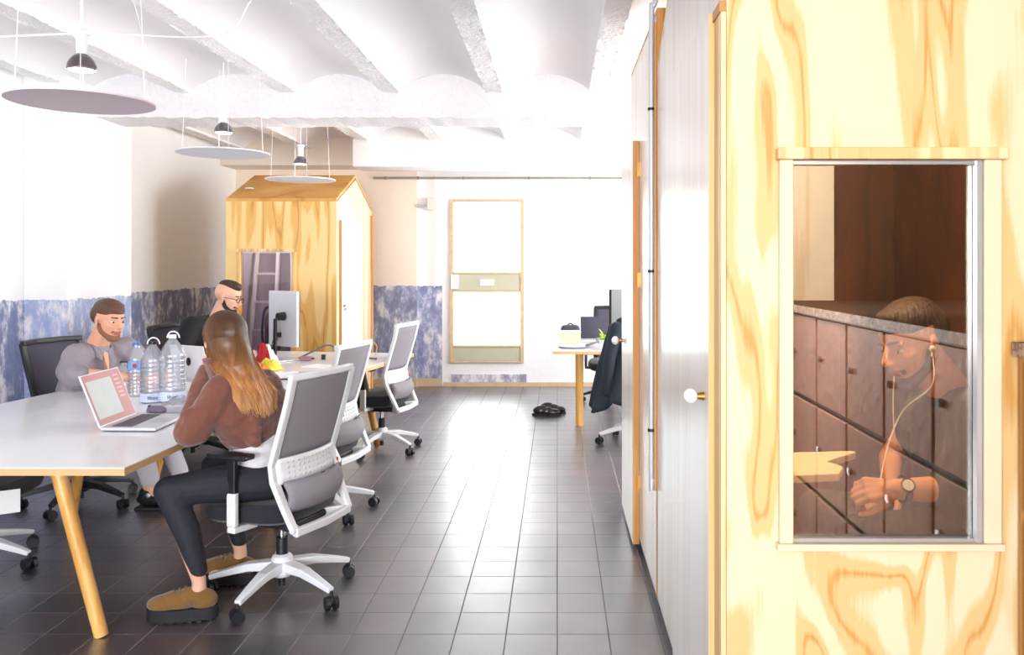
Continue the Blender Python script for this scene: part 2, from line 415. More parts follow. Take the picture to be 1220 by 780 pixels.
def dado_mat(name, upper, blue, height=1.24, amount=0.5, beige=None):
    """old painted wall: worn blue distemper up to a height, plain plaster above"""
    m = bpy.data.materials.new(name); nt, N, L, P = nodes_of(m)
    tc = N.new('ShaderNodeTexCoord'); sp = N.new('ShaderNodeSeparateXYZ'); L.new(tc.outputs['Object'], sp.inputs[0])
    n0 = N.new('ShaderNodeTexNoise'); n0.inputs['Scale'].default_value = 14; n0.inputs['Detail'].default_value = 6; L.new(tc.outputs['Object'], n0.inputs['Vector'])
    ma = N.new('ShaderNodeMath'); ma.operation = 'MULTIPLY_ADD'; ma.inputs[1].default_value = 0.06; L.new(n0.outputs['Fac'], ma.inputs[0]); L.new(sp.outputs[2], ma.inputs[2])
    lt = N.new('ShaderNodeMath'); lt.operation = 'LESS_THAN'; lt.inputs[1].default_value = height + 0.03; L.new(ma.outputs[0], lt.inputs[0])
    mp = N.new('ShaderNodeMapping'); mp.inputs['Scale'].default_value = (5, 5, 2.4); L.new(tc.outputs['Object'], mp.inputs['Vector'])
    n1 = N.new('ShaderNodeTexNoise'); n1.inputs['Scale'].default_value = 1.6; n1.inputs['Detail'].default_value = 12; n1.inputs['Roughness'].default_value = 0.72
    L.new(mp.outputs[0], n1.inputs['Vector'])
    cr = N.new('ShaderNodeValToRGB'); e = cr.color_ramp.elements
    e[0].position = 0.5 - 0.12 * amount * 2 + 0.02; e[0].color = srgb(*blue)
    e[1].position = 0.62; e[1].color = srgb(232, 228, 230)
    k = e.new(0.5); k.color = srgb(*[min(255, c + 26) for c in blue])
    L.new(n1.outputs['Fac'], cr.inputs[0])
    mx = N.new('ShaderNodeMix'); mx.data_type = 'RGBA'; L.new(lt.outputs[0], mx.inputs[0]); mx.inputs[6].default_value = srgb(*upper); L.new(cr.outputs[0], mx.inputs[7])
    out = mx.outputs[2]
    if beige:
        l2 = N.new('ShaderNodeMath'); l2.operation = 'LESS_THAN'; l2.inputs[1].default_value = 0.13; L.new(ma.outputs[0], l2.inputs[0])
        m2 = N.new('ShaderNodeMix'); m2.data_type = 'RGBA'; L.new(l2.outputs[0], m2.inputs[0]); L.new(out, m2.inputs[6]); m2.inputs[7].default_value = srgb(*beige)
        out = m2.outputs[2]
    L.new(out, P.inputs['Base Color']); P.inputs['Roughness'].default_value = 0.85
    b = N.new('ShaderNodeBump'); b.inputs['Strength'].default_value = 0.25; b.inputs['Distance'].default_value = 0.01
    L.new(n1.outputs['Fac'], b.inputs['Height']); L.new(b.outputs['Normal'], P.inputs['Normal'])
    return m
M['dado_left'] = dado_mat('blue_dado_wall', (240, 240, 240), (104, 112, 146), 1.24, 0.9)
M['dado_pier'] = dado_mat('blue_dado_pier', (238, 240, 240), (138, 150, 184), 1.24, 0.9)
M['dado_end'] = dado_mat('worn_dado_end_wall', (242, 226, 210), (128, 132, 160), 1.24, 0.45, beige=(208, 182, 150))

# ------------------------------------------------------------------ room
XL, XR, YE, YB = -3.94, 2.6, 10.24, -4.6
PX = 0.9
struct('floor', MB().box2((XL - 0.2, YB - 0.2, -0.1), (XR + 0.2, YE + 0.2, 0)), M['floor'])
# left wall
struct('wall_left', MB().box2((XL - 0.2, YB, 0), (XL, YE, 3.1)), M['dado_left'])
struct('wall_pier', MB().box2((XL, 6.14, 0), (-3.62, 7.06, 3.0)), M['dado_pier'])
# end wall with window opening
wx0, wx1, wz0, wz1 = -1.325, -0.41, 0.29, 2.30
w = MB()
w.box2((-1.42, YE, 0), (wx0, YE + 0.2, 3.1)); w.box2((wx1, YE, 0), (XR, YE + 0.2, 3.1))
w.box2((wx0, YE, 0), (wx1, YE + 0.2, wz0)); w.box2((wx0, YE, wz1), (wx1, YE + 0.2, 3.1))
struct('wall_end', w, M['plaster'])
struct('wall_end_old', MB().box2((XL, YE - 0.06, 0), (-1.72, YE + 0.2, 3.1)), M['dado_end'])
struct('wall_end_pier', MB().box2((-1.72, YE - 0.0, 0), (-1.42, YE + 0.2, 3.1)), dado_mat('worn_dado_end_pier', (244, 240, 238), (128, 134, 168), 1.24, 0.45, beige=(208, 182, 150)))
struct('baseboard_end', MB().box2((-1.40, YE - 0.015, 0), (XR, YE, 0.05)), mat('ochre_skirting_paint', (206, 182, 150), 0.8, var=0.2, vscale=9))
struct('trim_1', MB().box2((-1.30, YE - 0.012, 0.052), (-0.38, YE, 0.15)), dado_mat('worn_patch', (240, 236, 232), (150, 150, 170), 2, 0.3))
# right wall with windows (beyond the booths)
rw = [(5.5, 7.0), (7.4, 9.6)]
w = MB(); ys = [YB]
for a, b in rw: ys += [a, b]
ys.append(YE)
for i in range(0, len(ys), 2): w.box2((XR, ys[i], 0), (XR + 0.2, ys[i + 1], 3.1))
for a, b in rw:
    w.box2((XR, a, 0), (XR + 0.2, b, 0.8)); w.box2((XR, a, 2.6), (XR + 0.2, b, 3.1))
struct('wall_right', w, M['plaster'])
# rear wall with windows, behind the camera
bw = [(-3.5, -2.0), (-1.6, 0.4)]
w = MB(); xs = [XL - 0.2]
for a, b in bw: xs += [a, b]
xs.append(XR + 0.2)
for i in range(0, len(xs), 2): w.box2((xs[i], YB - 0.2, 0), (xs[i + 1], YB, 3.1))
for a, b in bw:
    w.box2((a, YB - 0.2, 0), (b, YB, 0.6)); w.box2((a, YB - 0.2, 2.6), (b, YB, 3.1))
struct('wall_back', w, M['plaster'])

def window_frame(name, corner, du, w_, z0, z1, nrm, mullions=2):
    """casement set in an opening; du unit vector along the wall"""
    c = V(corner); du = V(du); fr = MB(); n = V(nrm)
    def bb(u0, u1, a, b, t=0.05):
        p = c + du * ((u0 + u1) / 2) + V((0, 0, (a + b) / 2))
        d = V((abs(du.x) * (u1 - u0) + abs(n.x) * t, abs(du.y) * (u1 - u0) + abs(n.y) * t, b - a)); fr.box(p, d)
    bb(0, w_, z0, z0 + 0.06); bb(0, w_, z1 - 0.06, z1)
    for k in range(mullions + 1):
        u = k * (w_ - 0.06) / mullions; bb(u, u + 0.06, z0 + 0.06, z1 - 0.06)
    o = struct(name, fr, M['white_plastic'], bevel=0.004)
    g = MB().box(c + du * w_ / 2 + V((0, 0, (z0 + z1) / 2)), V((abs(du.x) * w_ + abs(n.x) * 0.006, abs(du.y) * w_ + abs(n.y) * 0.006, z1 - z0)))
    obj('pane', g, M['glass_window'], o)
    return o
k = 2
for a, b in rw: window_frame('window_%d' % k, (XR + 0.1, a, 0), (0, 1, 0), b - a, 0.8, 2.6, (1, 0, 0)); k += 1
for a, b in bw: window_frame('window_%d' % k, (a, YB - 0.1, 0), (1, 0, 0), b - a, 0.6, 2.6, (0, 1, 0)); k += 1

# tall garden-door-like window in the end wall
y0 = YE - 0.03
fr = MB(); t = 0.045
fr.box2((wx0, y0, wz0), (wx0 + t, YE + 0.1, wz1)); fr.box2((wx1 - t, y0, wz0), (wx1, YE + 0.1, wz1))
fr.box2((wx0 + t, y0, wz1 - 0.03), (wx1 - t, YE + 0.1, wz1)); fr.box2((wx0 + t, y0, wz0), (wx1 - t, YE + 0.1, wz0 + 0.02))
wo = struct('window_1', fr, M['window_wood'], bevel=0.004)
zz = lambda y: 1.5 - (y - 315) * YE / 990.0
rails = MB(); rails.box2((wx0 + t, y0 + 0.01, zz(346)), (wx1 - t, YE + 0.06, zz(326))); rails.box2((wx0 + t, y0 + 0.01, wz0 + 0.02), (wx1 - t, YE + 0.06, zz(413)))
obj('rail_panel', rails, M['green_frame'], wo, bevel=0.006)
bd = MB()
for za, zb in ((zz(326), zz(324)), (zz(348), zz(346)), (zz(413), zz(411))): bd.box2((wx0 + t, y0 - 0.004, za), (wx1 - t, YE + 0.07, zb))
obj('glazing_bead', bd, M['window_wood'], wo)
obj('pane', MB().box2((wx0 + t, YE + 0.03, zz(413)), (wx1 - t, YE + 0.036, wz1 - 0.03)), M['glass_window'], wo)
obj('latch_plate', MB().box2((wx0 + 0.02, y0 - 0.02, zz(344)), (wx0 + 0.11, y0 + 0.01, zz(327))), M['ceramic'], wo, bevel=0.004)
pl = obj('name_plate', MB().box2((-0.95, y0 - 0.002, zz(340)), (-0.78, y0 + 0.012, zz(333))), M['paper'], wo)

# ceiling: shallow brick vaults between joists
XJ = [-2.11 + 0.808 * i for i in range(-4, 8)]
def ceil_z(x):
    for i in range(len(XJ) - 1):
        if XJ[i] <= x <= XJ[i + 1]:
            u = (x - XJ[i]) / (XJ[i + 1] - XJ[i]); d = min(u, 1 - u) * 0.808
            if d < 0.07: return 2.845 + 0.0 * d
            v = (u * 0.808 - 0.07) / (0.808 - 0.14)
            return 2.865 + 0.125 * math.sin(PI * v) ** 0.8
    return 2.9
def vault(y0, y1, name):
    mb = MB(); xs = []
    x = XJ[0]
    for i in range(len(XJ) - 1):
        a = XJ[i]
        for d in (0.0, 0.03, 0.06, 0.069, 0.0705): xs.append(a + d)
        for k in range(1, 16): xs.append(a + 0.07 + (0.668) * k / 16)
        for d in (0.7375, 0.739, 0.748, 0.778): xs.append(a + d)
    xs = [x for x in xs if XL - 0.1 <= x <= XR + 0.1]
    ny = int((y1 - y0) / 0.03); rnd = random.Random(3)
    def fn(i, j):
        x = xs[i]; y = y0 + (y1 - y0) * j / ny; z = ceil_z(x)
        if z < 2.86:
            z += rnd.uniform(-0.006, 0.005); x += rnd.uniform(-0.004, 0.004)
        return V((x, y, z))
    vs = [fn(i, j) for i in range(len(xs)) for j in range(ny + 1)]
    fs = [(i * (ny + 1) + j, (i + 1) * (ny + 1) + j, (i + 1) * (ny + 1) + j + 1, i * (ny + 1) + j + 1) for i in range(len(xs) - 1) for j in range(ny)]
    mb._add(vs, fs); 
    return struct(name, mb, M['vault'], smooth=True)
vault(YB - 0.1, YE + 0.1, 'ceiling')
struct('ceiling_slab', MB().box2((XL - 0.2, YB - 0.2, 3.06), (XR + 0.2, YE + 0.2, 3.15)), M['plaster'])
# cross beams
def rough_beam(name, ya, yb, za, zb, x0, x1):
    mb = MB(); n = 160; rnd = random.Random(5); prof = [(ya, zb), (ya, za + 0.07), (ya - 0.012, za + 0.05), (ya, za), (yb, za), (yb + 0.01, za + 0.05), (yb, za + 0.07), (yb, zb)]
    vs = []
    for i in range(n + 1):
        x = x0 + (x1 - x0) * i / n
        for q, (y, z) in enumerate(prof):
            r = 0.008 if 2 <= q <= 5 else 0.0
            vs.append(V((x, y + rnd.uniform(-r, r), z + rnd.uniform(-r, r))))
    p = len(prof); fs = [(i * p + j, (i + 1) * p + j, (i + 1) * p + (j + 1) % p, i * p + (j + 1) % p) for i in range(n) for j in range(p)]
    mb._add(vs, fs); return struct(name, mb, M['rough_plaster'], smooth=True)
rough_beam('trim_2', 6.5, 6.95, 2.65, 3.05, XL, XR)
struct('trim_3', MB().box2((-2.22, 9.0, 2.56), (XR, 9.45, 3.06)), M['plaster'], bevel=0.01)
# soffit band left in bay two
struct('trim_4', MB().box2((XL, 9.7, 2.66), (-2.22, YE, 3.06)), M['beige_plaster'])
# partition behind lockers
struct('wall_partition', MB().box2((PX, -0.40, 0), (1.52, -0.3, 3.0)), M['ply_side_raw'])
struct('wall_partition_dark', MB().box2((1.52, -0.40, 0), (XR, -0.3, 3.0)), M['dark_wall'])

# ------------------------------------------------------------------ conduits
def conduit(name, pts, r, m, label, cat='pipe', clamps=(), group=None, cm=None):
    root = thing(name, label, cat, pts[0], group=group); o0 = V(pts[0])
    obj('tube', MB().tube([V(p) - o0 for p in bez(pts, 8)] if len(pts) > 2 else [V(p) - o0 for p in pts], r, n=12), m, root, smooth=True)
    for c, ax in clamps:
        c = V(c) - o0
        obj('clamp', MB().cone(c - V(ax) * 0.006, c + V(ax) * 0.006, r * 1.45, n=14), cm or M['dark_metal'], root, smooth=True)
    return root
DP = 3.62
px = 0.41
conduit('electrical_conduit', [(px + 0.10, DP - .02, 2.80), (px + 0.05, DP, 2.72), (px + 0.012, DP, 2.63), (px, DP, 2.54), (px, DP, 1.6), (px, DP, 0.60), (px + 0.004, DP, 0.565), (px + 0.024, DP, 0.55)], 0.0115, M['steel'],
        'grey steel conduit running vertically down the seam between the two right-hand booths', clamps=[((px, DP, 1.5 + 185 * DP / 990), (0, 0, 1)), ((px, DP, 1.5 - 8 * DP / 990), (0, 0, 1)), ((px, DP, 1.5 - 197 * DP / 990), (0, 0, 1))])
yp = YE - 0.09
zr = 1.5 + 103 * yp / 990
conduit('wall_pipe', [(-2.25, yp, zr), (0.0, yp, zr), (XR - 0.02, yp, zr)], 0.014, mat('corroded_pipe', (150, 148, 136), 0.6, metal=0.3, var=0.3, vscale=9), 'thin corroded pipe running horizontally across the far wall below the beam',
        clamps=[((x, yp, zr), (1, 0, 0)) for x in (-2.1, -1.7, -1.15, -0.35, 0.4)], cm=M['brass'])
conduit('wall_conduit', [(-1.51, YE - 0.03, zr + 0.04), (-1.51, YE - 0.03, 1.22)], 0.008, M['beige_plaster'], 'thin vertical conduit on the far wall left of the tall window')
jb = thing('junction_box', 'small white junction box with a valve on the far wall left of the tall window', 'junction box', (-1.53, YE - 0.06, 2.24))
obj('box', MB().box((0, 0, 0), (0.13, 0.08, 0.15)), M['beige_plaster'], jb, bevel=0.01)
obj('lever', MB().cone((-0.07, 0, -0.02), (-0.16, 0, -0.02), 0.012).cone((-0.16, 0, -0.02), (-0.2, 0, -0.02), 0.02), M['steel'], jb)

# ------------------------------------------------------------------ booths
def panel_hole(mb, x0, x1, z0, z1, hx0, hx1, hz0, hz1, y0, y1):
    mb.box2((x0, y0, z0), (hx0, y1, z1)); mb.box2((hx1, y0, z0), (x1, y1, z1))
    mb.box2((hx0, y0, z0), (hx1, y1, hz0)); mb.box2((hx0, y0, hz1), (hx1, y1, z1))

def booth(label, x0, y0, s, W, D, eave, ridge, win, mats, inner, door, knobs=True, casing_m=None, glass_m=None, plinth=True, roof_over=0.0):
    """s = direction from the door side inward (+1: door side is the left face). win=(a,b,z0,z1) measured from x0 along s."""
    r = thing('plywood_booth', label, 'booth', (x0, y0, 0)); T = 0.03
    X = lambda u: u * s
    f = MB(); hx = sorted((X(win[0]), X(win[1])))
    xa, xb = sorted((X(0), X(W)))
    panel_hole(f, xa, xb, 0.06, eave, hx[0], hx[1], win[2], win[3], 0, T)
    obj('front_panel', f, mats['front'], r)
    gp = [(0.0 + T, 0.06), (D - T, 0.06), (D - T, eave), (D / 2, ridge - 0.02), (T, eave)]
    fr = Matrix(((0, 0, 1, 0), (1, 0, 0, 0), (0, 1, 0, 0), (0, 0, 0, 1)))
    for nm, u in (('gable_panel', 0.0), ('gable_panel', W - T)):
        a = min(X(u), X(u + T)); g = MB(); g.prism(gp, T, Matrix.Translation((a, 0, 0)) @ fr)
        obj(nm, g, mats['side'] if u == 0 else mats['front'], r)
    obj('back_panel', MB().box2((xa, D - T, 0.06), (xb, D, eave)), mats['front'], r)
    # interior lining
    li = MB(); e = 0.006
    ia, ib = sorted((X(T), X(W - T)))
    li.box2((ia, D - T - e, 0.08), (ib, D - T - 0.001, eave))
    li.box2((ib - e, T + e, 0.08), (ib - 0.001, D - T - e, eave)); li.box2((ia + 0.001, T + e, 0.08), (ia + e, D - T - e, eave))
    li.box2((ia, T, 0.06), (ib, D - T, 0.08))
    obj('lining', li, inner, r)
    for q in (0, 1):
        ro = MB(); t = 0.03
        if q == 0: pts = [(-roof_over, eave - roof_over * (ridge - eave) / (D / 2)), (D / 2, ridge), (D / 2, ridge + t), (-roof_over, eave + t - roof_over * (ridge - eave) / (D / 2))]
        else: pts = [(D / 2, ridge), (D + roof_over, eave), (D + roof_over, eave + t), (D / 2, ridge + t)]
        ro.prism(pts, W, Matrix.Translation((xa, 0, 0)) @ fr)
        obj('roof_panel', ro, mats['roof'], r, bevel=0.003)
    if plinth:
        obj('plinth', MB().box2((xa + 0.012, 0.012, 0), (xb - 0.012, D - 0.012, 0.06)), M['plinth'], r)
    # door on the gable
    dy0, dy1, dz0, dz1, hinge = door
    DT = 0.027
    a = MB(); lo, hi = sorted((X(-DT), X(-0.0006)))
    a.box2((lo, dy0, dz0), (hi, dy1, dz1))
    dl = obj('door', a, mats['door'], r, bevel=0.002)
    ed = MB(); ed.box2((min(X(-DT), X(0)), dy0 - 0.0012, dz0), (max(X(-DT), X(0)), dy0 + 0.0004, dz1))
    obj('door_edge', ed, mats['edge'], dl)
    ky = dy1 - 0.08 if hinge == 'near' else dy0 + 0.07
    kp = V((X(-DT), ky, 1.137 if knobs is True else knobs))
    obj('knob_stem', MB().cone(kp, kp + V((X(-0.022), 0, 0)), 0.012, 0.008), M['brass'], dl, smooth=True)
    obj('door_knob', MB().ell(kp + V((X(-0.037), 0, 0)), (0.02, 0.021, 0.021)), M['ceramic'], dl, smooth=True)
    hy = dy0 + 0.004 if hinge == 'near' else dy1
    for hz in (dz0 + 0.25, dz1 - 0.16):
        obj('hinge', MB().box((X(-0.012), dy0 - 0.004 if hinge == 'near' else dy1 + 0.003, hz), (0.024, 0.006, 0.07)), M['brass'], dl)
    # window
    cm = casing_m or M['casing']
    ww = obj('window_frame', MB().box2((hx[0] - 0.035, -0.022, win[2] - 0.0), (hx[0] + 0.0, -0.0005, win[3])).box2((hx[1], -0.022, win[2]), (hx[1] + 0.045, -0.0005, win[3])), cm, r, bevel=0.003)
    obj('lintel_strip', MB().box2((hx[0] - 0.042, -0.034, win[3]), (hx[1] + 0.055, -0.0005, win[3] + 0.03)), M['trim_wood'], ww, bevel=0.003)
    obj('window_sill', MB().box2((hx[0] - 0.042, -0.028, win[2] - 0.018), (hx[1] + 0.05, -0.0005, win[2])), cm, ww, bevel=0.002)
    tr = MB(); tr.box2((hx[1] - 0.014, -0.012, win[2]), (hx[1] - 0.002, 0.01, win[3])); tr.box2((hx[0], -0.006, win[2]), (hx[1] - 0.014, 0.012, win[2] + 0.008)); tr.box2((hx[0], -0.006, win[3] - 0.01), (hx[1] - 0.014, 0.012, win[3] - 0.001))
    obj('glazing_channel', tr, M['alu'], ww)
    obj('window_pane', MB().box2((hx[0], 0.012, win[2]), (hx[1], 0.0165, win[3])), glass_m or M['glass_booth'], ww)
    return r

nb = booth('large pale plywood booth filling the right edge, with a glazed window showing a man', 0.432, 2.12, 1, 1.04, 1.465, 2.34, 2.74, (0.597 - 0.432, 1.079 - 0.432, 0.795, 1.765),
           dict(front=M['ply_near'], side=M['ply_side'], roof=M['ply_near'], door=M['ply_side'], edge=M['trim_wood']), M['interior'], (0.105, 0.80, 0.03, 2.17, 'far'), 1.137)
obj('corner_strip', MB().box2((-0.014, 0.0, 0.0), (-0.0006, 0.094, 2.17)), M['trim_wood'], nb, bevel=0.002)
obj('corner_cap', MB().box2((-0.018, -0.002, 2.145), (-0.0004, 0.096, 2.172)), M['edge_wood'], nb)

# second right-hand booth, flat-topped
fb = thing('flat_booth', 'flat-topped plywood booth directly beyond the large booth, door leaf standing proud', 'booth', (0.432, 3.60, 0))
fd = 1.26; ft = 2.59
obj('side_panel', MB().box2((0, 0.03, 0.06), (0.03, fd, ft)), M['ply_side'], fb)
obj('front_panel', MB().box2((0, 0, 0.06), (1.05, 0.03, ft)), M['edge_wood'], fb)
obj('back_panel', MB().box2((0.03, fd - 0.03, 0.06), (1.05, fd, ft)), M['ply_far'], fb)
obj('side_panel', MB().box2((1.02, 0.03, 0.06), (1.05, fd - 0.03, ft)), M['ply_far'], fb)
obj('top_panel', MB().box2((0.0, 0.0, ft), (1.05, fd, ft + 0.022)), M['edge_wood'], fb)
obj('plinth', MB().box2((0.012, 0.012, 0), (1.04, fd - 0.012, 0.06)), M['plinth'], fb)
dl = obj('door', MB().box2((-0.036, 0.77, 0.03), (-0.001, 1.50, 2.15)), M['ply_side'], fb, bevel=0.002)
obj('door_edge', MB().box2((-0.036, 0.7675, 0.03), (-0.001, 0.7705, 2.15)), M['edge_wood'], dl)
for hz in (0.36, 1.42, 2.0): obj('hinge', MB().box((-0.006, 0.764, hz), (0.014, 0.008, 0.075)), M['brass'], dl)
kp = V((-0.036, 1.44, 1.04))
obj('knob_stem', MB().cone(kp, kp - V((0.028, 0, 0)), 0.012, 0.008), M['brass'], dl, smooth=True)
obj('door_knob', MB().ell(kp - V((0.045, 0, 0)), (0.022, 0.026, 0.026)), M['ceramic'], dl, smooth=True)
bs = obj('cover_strip', MB().box2((-0.012, 0.0, 0.52), (-0.0006, 0.13, 2.55)), M['edge_wood'], fb, bevel=0.002)

# left, house-shaped booth at the back
lb = booth('house-shaped honey plywood booth with a pitched roof at the far left of the room', -2.10, 7.9, -1, 1.05, 1.50, 2.10, 2.40, (0.42, 0.90, 0.55, 1.62),
           dict(front=M['ply_far'], side=M['ply_side_raw'], roof=M['ply_roof'], door=M['white_plastic'], edge=M['edge_wood']), mat('lilac_grey_lining', (176, 166, 178), 0.8), (0.10, 0.85, 0.05, 1.93, 'far'), 1.1, casing_m=M['ply_far'], glass_m=M['glass_small'])
obj('rear_strip', MB().box2((0.0006, 1.44, 0.0), (0.02, 1.50, 2.05)), M['edge_wood'], lb)
obj('roof_light', MB().ell((-0.92, 0.25, 2.245), (0.045, 0.06, 0.012)), M['white_plastic'], lb, smooth=True)
obj('door_sticker', MB().box2((0.0274, 0.16, 1.05), (0.0282, 0.28, 1.075)), M['red'], lb)

# ladder and extinguisher seen through the small booth's window
ld = thing('step_ladder', 'white metal ladder leaning inside the house-shaped booth, seen through its window', 'ladder', (-2.965, 8.2, 0.08))
for sx in (-0.1, 0.1):
    obj('ladder_rail', MB().bar([(sx * 1.3 + 0.05, -0.1, 0), (sx, 0.35, 1.75)], 0.022, 0.05), M['white_plastic'], ld)
for i in range(6):
    t = (i + 0.7) / 6.2; obj('rung', MB().box((0.05 * (1 - t), -0.1 + 0.45 * t, 1.75 * t), (0.2 * (1.3 - 0.3 * t), 0.035, 0.022)), M['white_plastic'], ld)
fe = thing('fire_extinguisher', 'dark red fire extinguisher standing inside the house-shaped booth behind its window', 'fire extinguisher', (-2.76, 8.06, 0.62))
obj('cylinder', MB().lathe([(0.0, 0), (0.07, 0), (0.075, 0.02), (0.075, 0.34), (0.06, 0.4), (0.025, 0.43), (0.02, 0.46), (0, 0.46)]), M['dark_red'], fe, smooth=True)
obj('valve', MB().box((0, 0, 0.48), (0.03, 0.03, 0.05)).box((0.04, 0, 0.51), (0.1, 0.018, 0.015)), M['dark_metal'], fe)
obj('hose', MB().tube(bez([(0, 0, 0.48), (-0.07, -0.02, 0.44), (-0.095, -0.02, 0.25), (-0.09, -0.02, 0.12)]), 0.011), M['rubber'], fe, smooth=True)
sh = thing('extinguisher_shelf', 'dark box stand under the extinguisher inside the house-shaped booth', 'stand', (-2.72, 8.06, 0.08))
obj('stand_body', MB().box2((-0.11, -0.09, 0), (0.11, 0.09, 0.54)), M['black_plastic'], sh, bevel=0.01)

# ------------------------------------------------------------------ lockers beside the camera (mirrored in the booth glass)
lk = thing('locker_cabinet', 'brown metal locker bank with wooden top standing against the booth front at the right edge', 'lockers', (1.17, -0.28, 0))
LW = 0.386; n = 6; rowh = 0.398; z0 = 0.085
LD = 0.45
obj('carcass', MB().box2((0.012, 0, z0 - 0.02), (LD, n * LW + 0.06, 1.272)), M['dark_metal'], lk)
obj('end_panel', MB().box2((0.0, n * LW + 0.06, 0.02), (LD, n * LW + 0.068, 1.275)), M['edge_wood'], lk)
obj('base', MB().box2((0.03, 0.02, 0), (LD - 0.02, n * LW + 0.04, z0 - 0.02)), M['plinth'], lk)
obj('top_panel', MB().box2((-0.012, 0, 1.272), (1.4, n * LW + 0.068, 1.304)), M['dark_wall'], lk, bevel=0.002)
obj('edge_strip', MB().box2((-0.018, 0, 1.27), (-0.0122, n * LW + 0.068, 1.3045)), M['locker_top'], lk)
lm = mat('brown_locker_enamel', (176, 128, 108), 0.5, metal=0.0, var=0.3, vscale=16, bump=0.3, bscale=20)
ld0 = None
for c in range(n):
    for rr_ in range(3):
        y = 0.04 + c * LW + 0.01; z = z0 + rr_ * rowh
        if ld0 is None:
            ld0 = obj('locker_door', MB().box2((-0.006, 0, 0.0), (0.011, LW - 0.018, rowh - 0.022)), lm, lk, bevel=0.004)
            obj('lock', MB().cone((-0.006, 0.05, 0.2), (-0.02, 0.05, 0.2), 0.014).cone((-0.02, 0.05, 0.2), (-0.022, 0.05, 0.2), 0.008), M['chrome'], ld0, smooth=True)
            ld0.location = (0, y, z)
        else:
            q = copy_tree(ld0, lk); q.location = (0, y, z)

# ------------------------------------------------------------------ tables
def splay_leg(mb, top, foot, r=0.027):
    mb.cone(foot, top, r * 0.92, r, n=16)
def work_table(name, label, poly, legs, apron=None, thick=0.026, z=0.74, legr=0.029):
    c = V((sum(p[0] for p in poly) / len(poly), sum(p[1] for p in poly) / len(poly), 0))
    r = thing(name, label, 'table', c)
    P2 = [(p[0] - c.x, p[1] - c.y) for p in poly]
    obj('tabletop', MB().prism(P2, 0.004, Matrix.Translation((0, 0, z - 0.004))), M['table_top'], r)
    obj('top_edge', MB().prism(P2, thick, Matrix.Translation((0, 0, z - 0.0042 - thick))), M['table_edge'], r)
    for tp, ft_ in legs:
        l = obj('leg', MB().cone(V(ft_) - c, V(tp) - c, legr * 0.95, legr * 1.05, n=20), M['leg_wood'], r, smooth=True)
    if apron:
        for a, b in apron: obj('apron', MB().bar([V(a) - c, V(b) - c], 0.05, 0.022, up=(0, 0, 1)), M['leg_wood'], r)
    return r
zt = 0.708
T1 = work_table('work_table', 'near white-topped plywood work table with splayed round wooden legs, laptop on it',
    [(-3.2, 3.11), (-1.62, 3.11), (-1.55, 5.34), (-2.95, 5.34)],
    [((-2.035, 3.37, zt), (-1.843, 3.36, 0)), ((-2.63, 4.66, zt), (-2.80, 4.78, 0)), ((-2.95, 3.36, zt), (-3.1, 3.3, 0)), ((-1.78, 4.72, zt), (-1.66, 4.88, 0))],
    apron=[((-3.1, 3.30, 0.684), (-2.06, 3.36, 0.684)), ((-2.62, 4.66, 0.684), (-1.8, 4.72, 0.684))])
obj('cable_grommet', MB().cone((0.02, 0.13, 0.7402), (0.02, 0.13, 0.742), 0.035, n=24).cone((0.02, 0.13, 0.742), (0.02, 0.13, 0.7424), 0.03, n=24), M['leg_wood'], T1)
T2 = work_table('work_table', 'far white-topped work table beside the house-shaped booth, white computer on it',
    [(-2.95, 5.36), (-1.54, 5.36), (-1.23, 7.12), (-2.75, 7.35)],
    [((-1.75, 5.75, zt), (-1.66, 5.62, 0)), ((-1.62, 6.8, zt), (-1.49, 6.93, 0)), ((-2.6, 5.75, zt), (-2.75, 5.65, 0)), ((-2.5, 6.9, zt), (-2.6, 7.0, 0))],
    apron=[((-2.6, 5.75, 0.684), (-1.75, 5.75, 0.684)), ((-2.5, 6.9, 0.684), (-1.62, 6.8, 0.684))])
T3 = work_table('work_table', 'white-topped work table with square-looking wooden leg in the far right of the room',
    [(-0.04, 7.32), (1.7, 7.32), (1.7, 8.5), (-0.02, 8.5)],
    [((0.205, 7.75, zt), (0.205, 7.75, 0)), ((0.225, 8.3, zt), (0.225, 8.3, 0)), ((1.5, 7.6, zt), (1.55, 7.55, 0)), ((1.5, 8.35, zt), (1.55, 8.4, 0))], legr=0.036,
    apron=[((0.2, 7.75, 0.684), (1.5, 7.7, 0.684))])

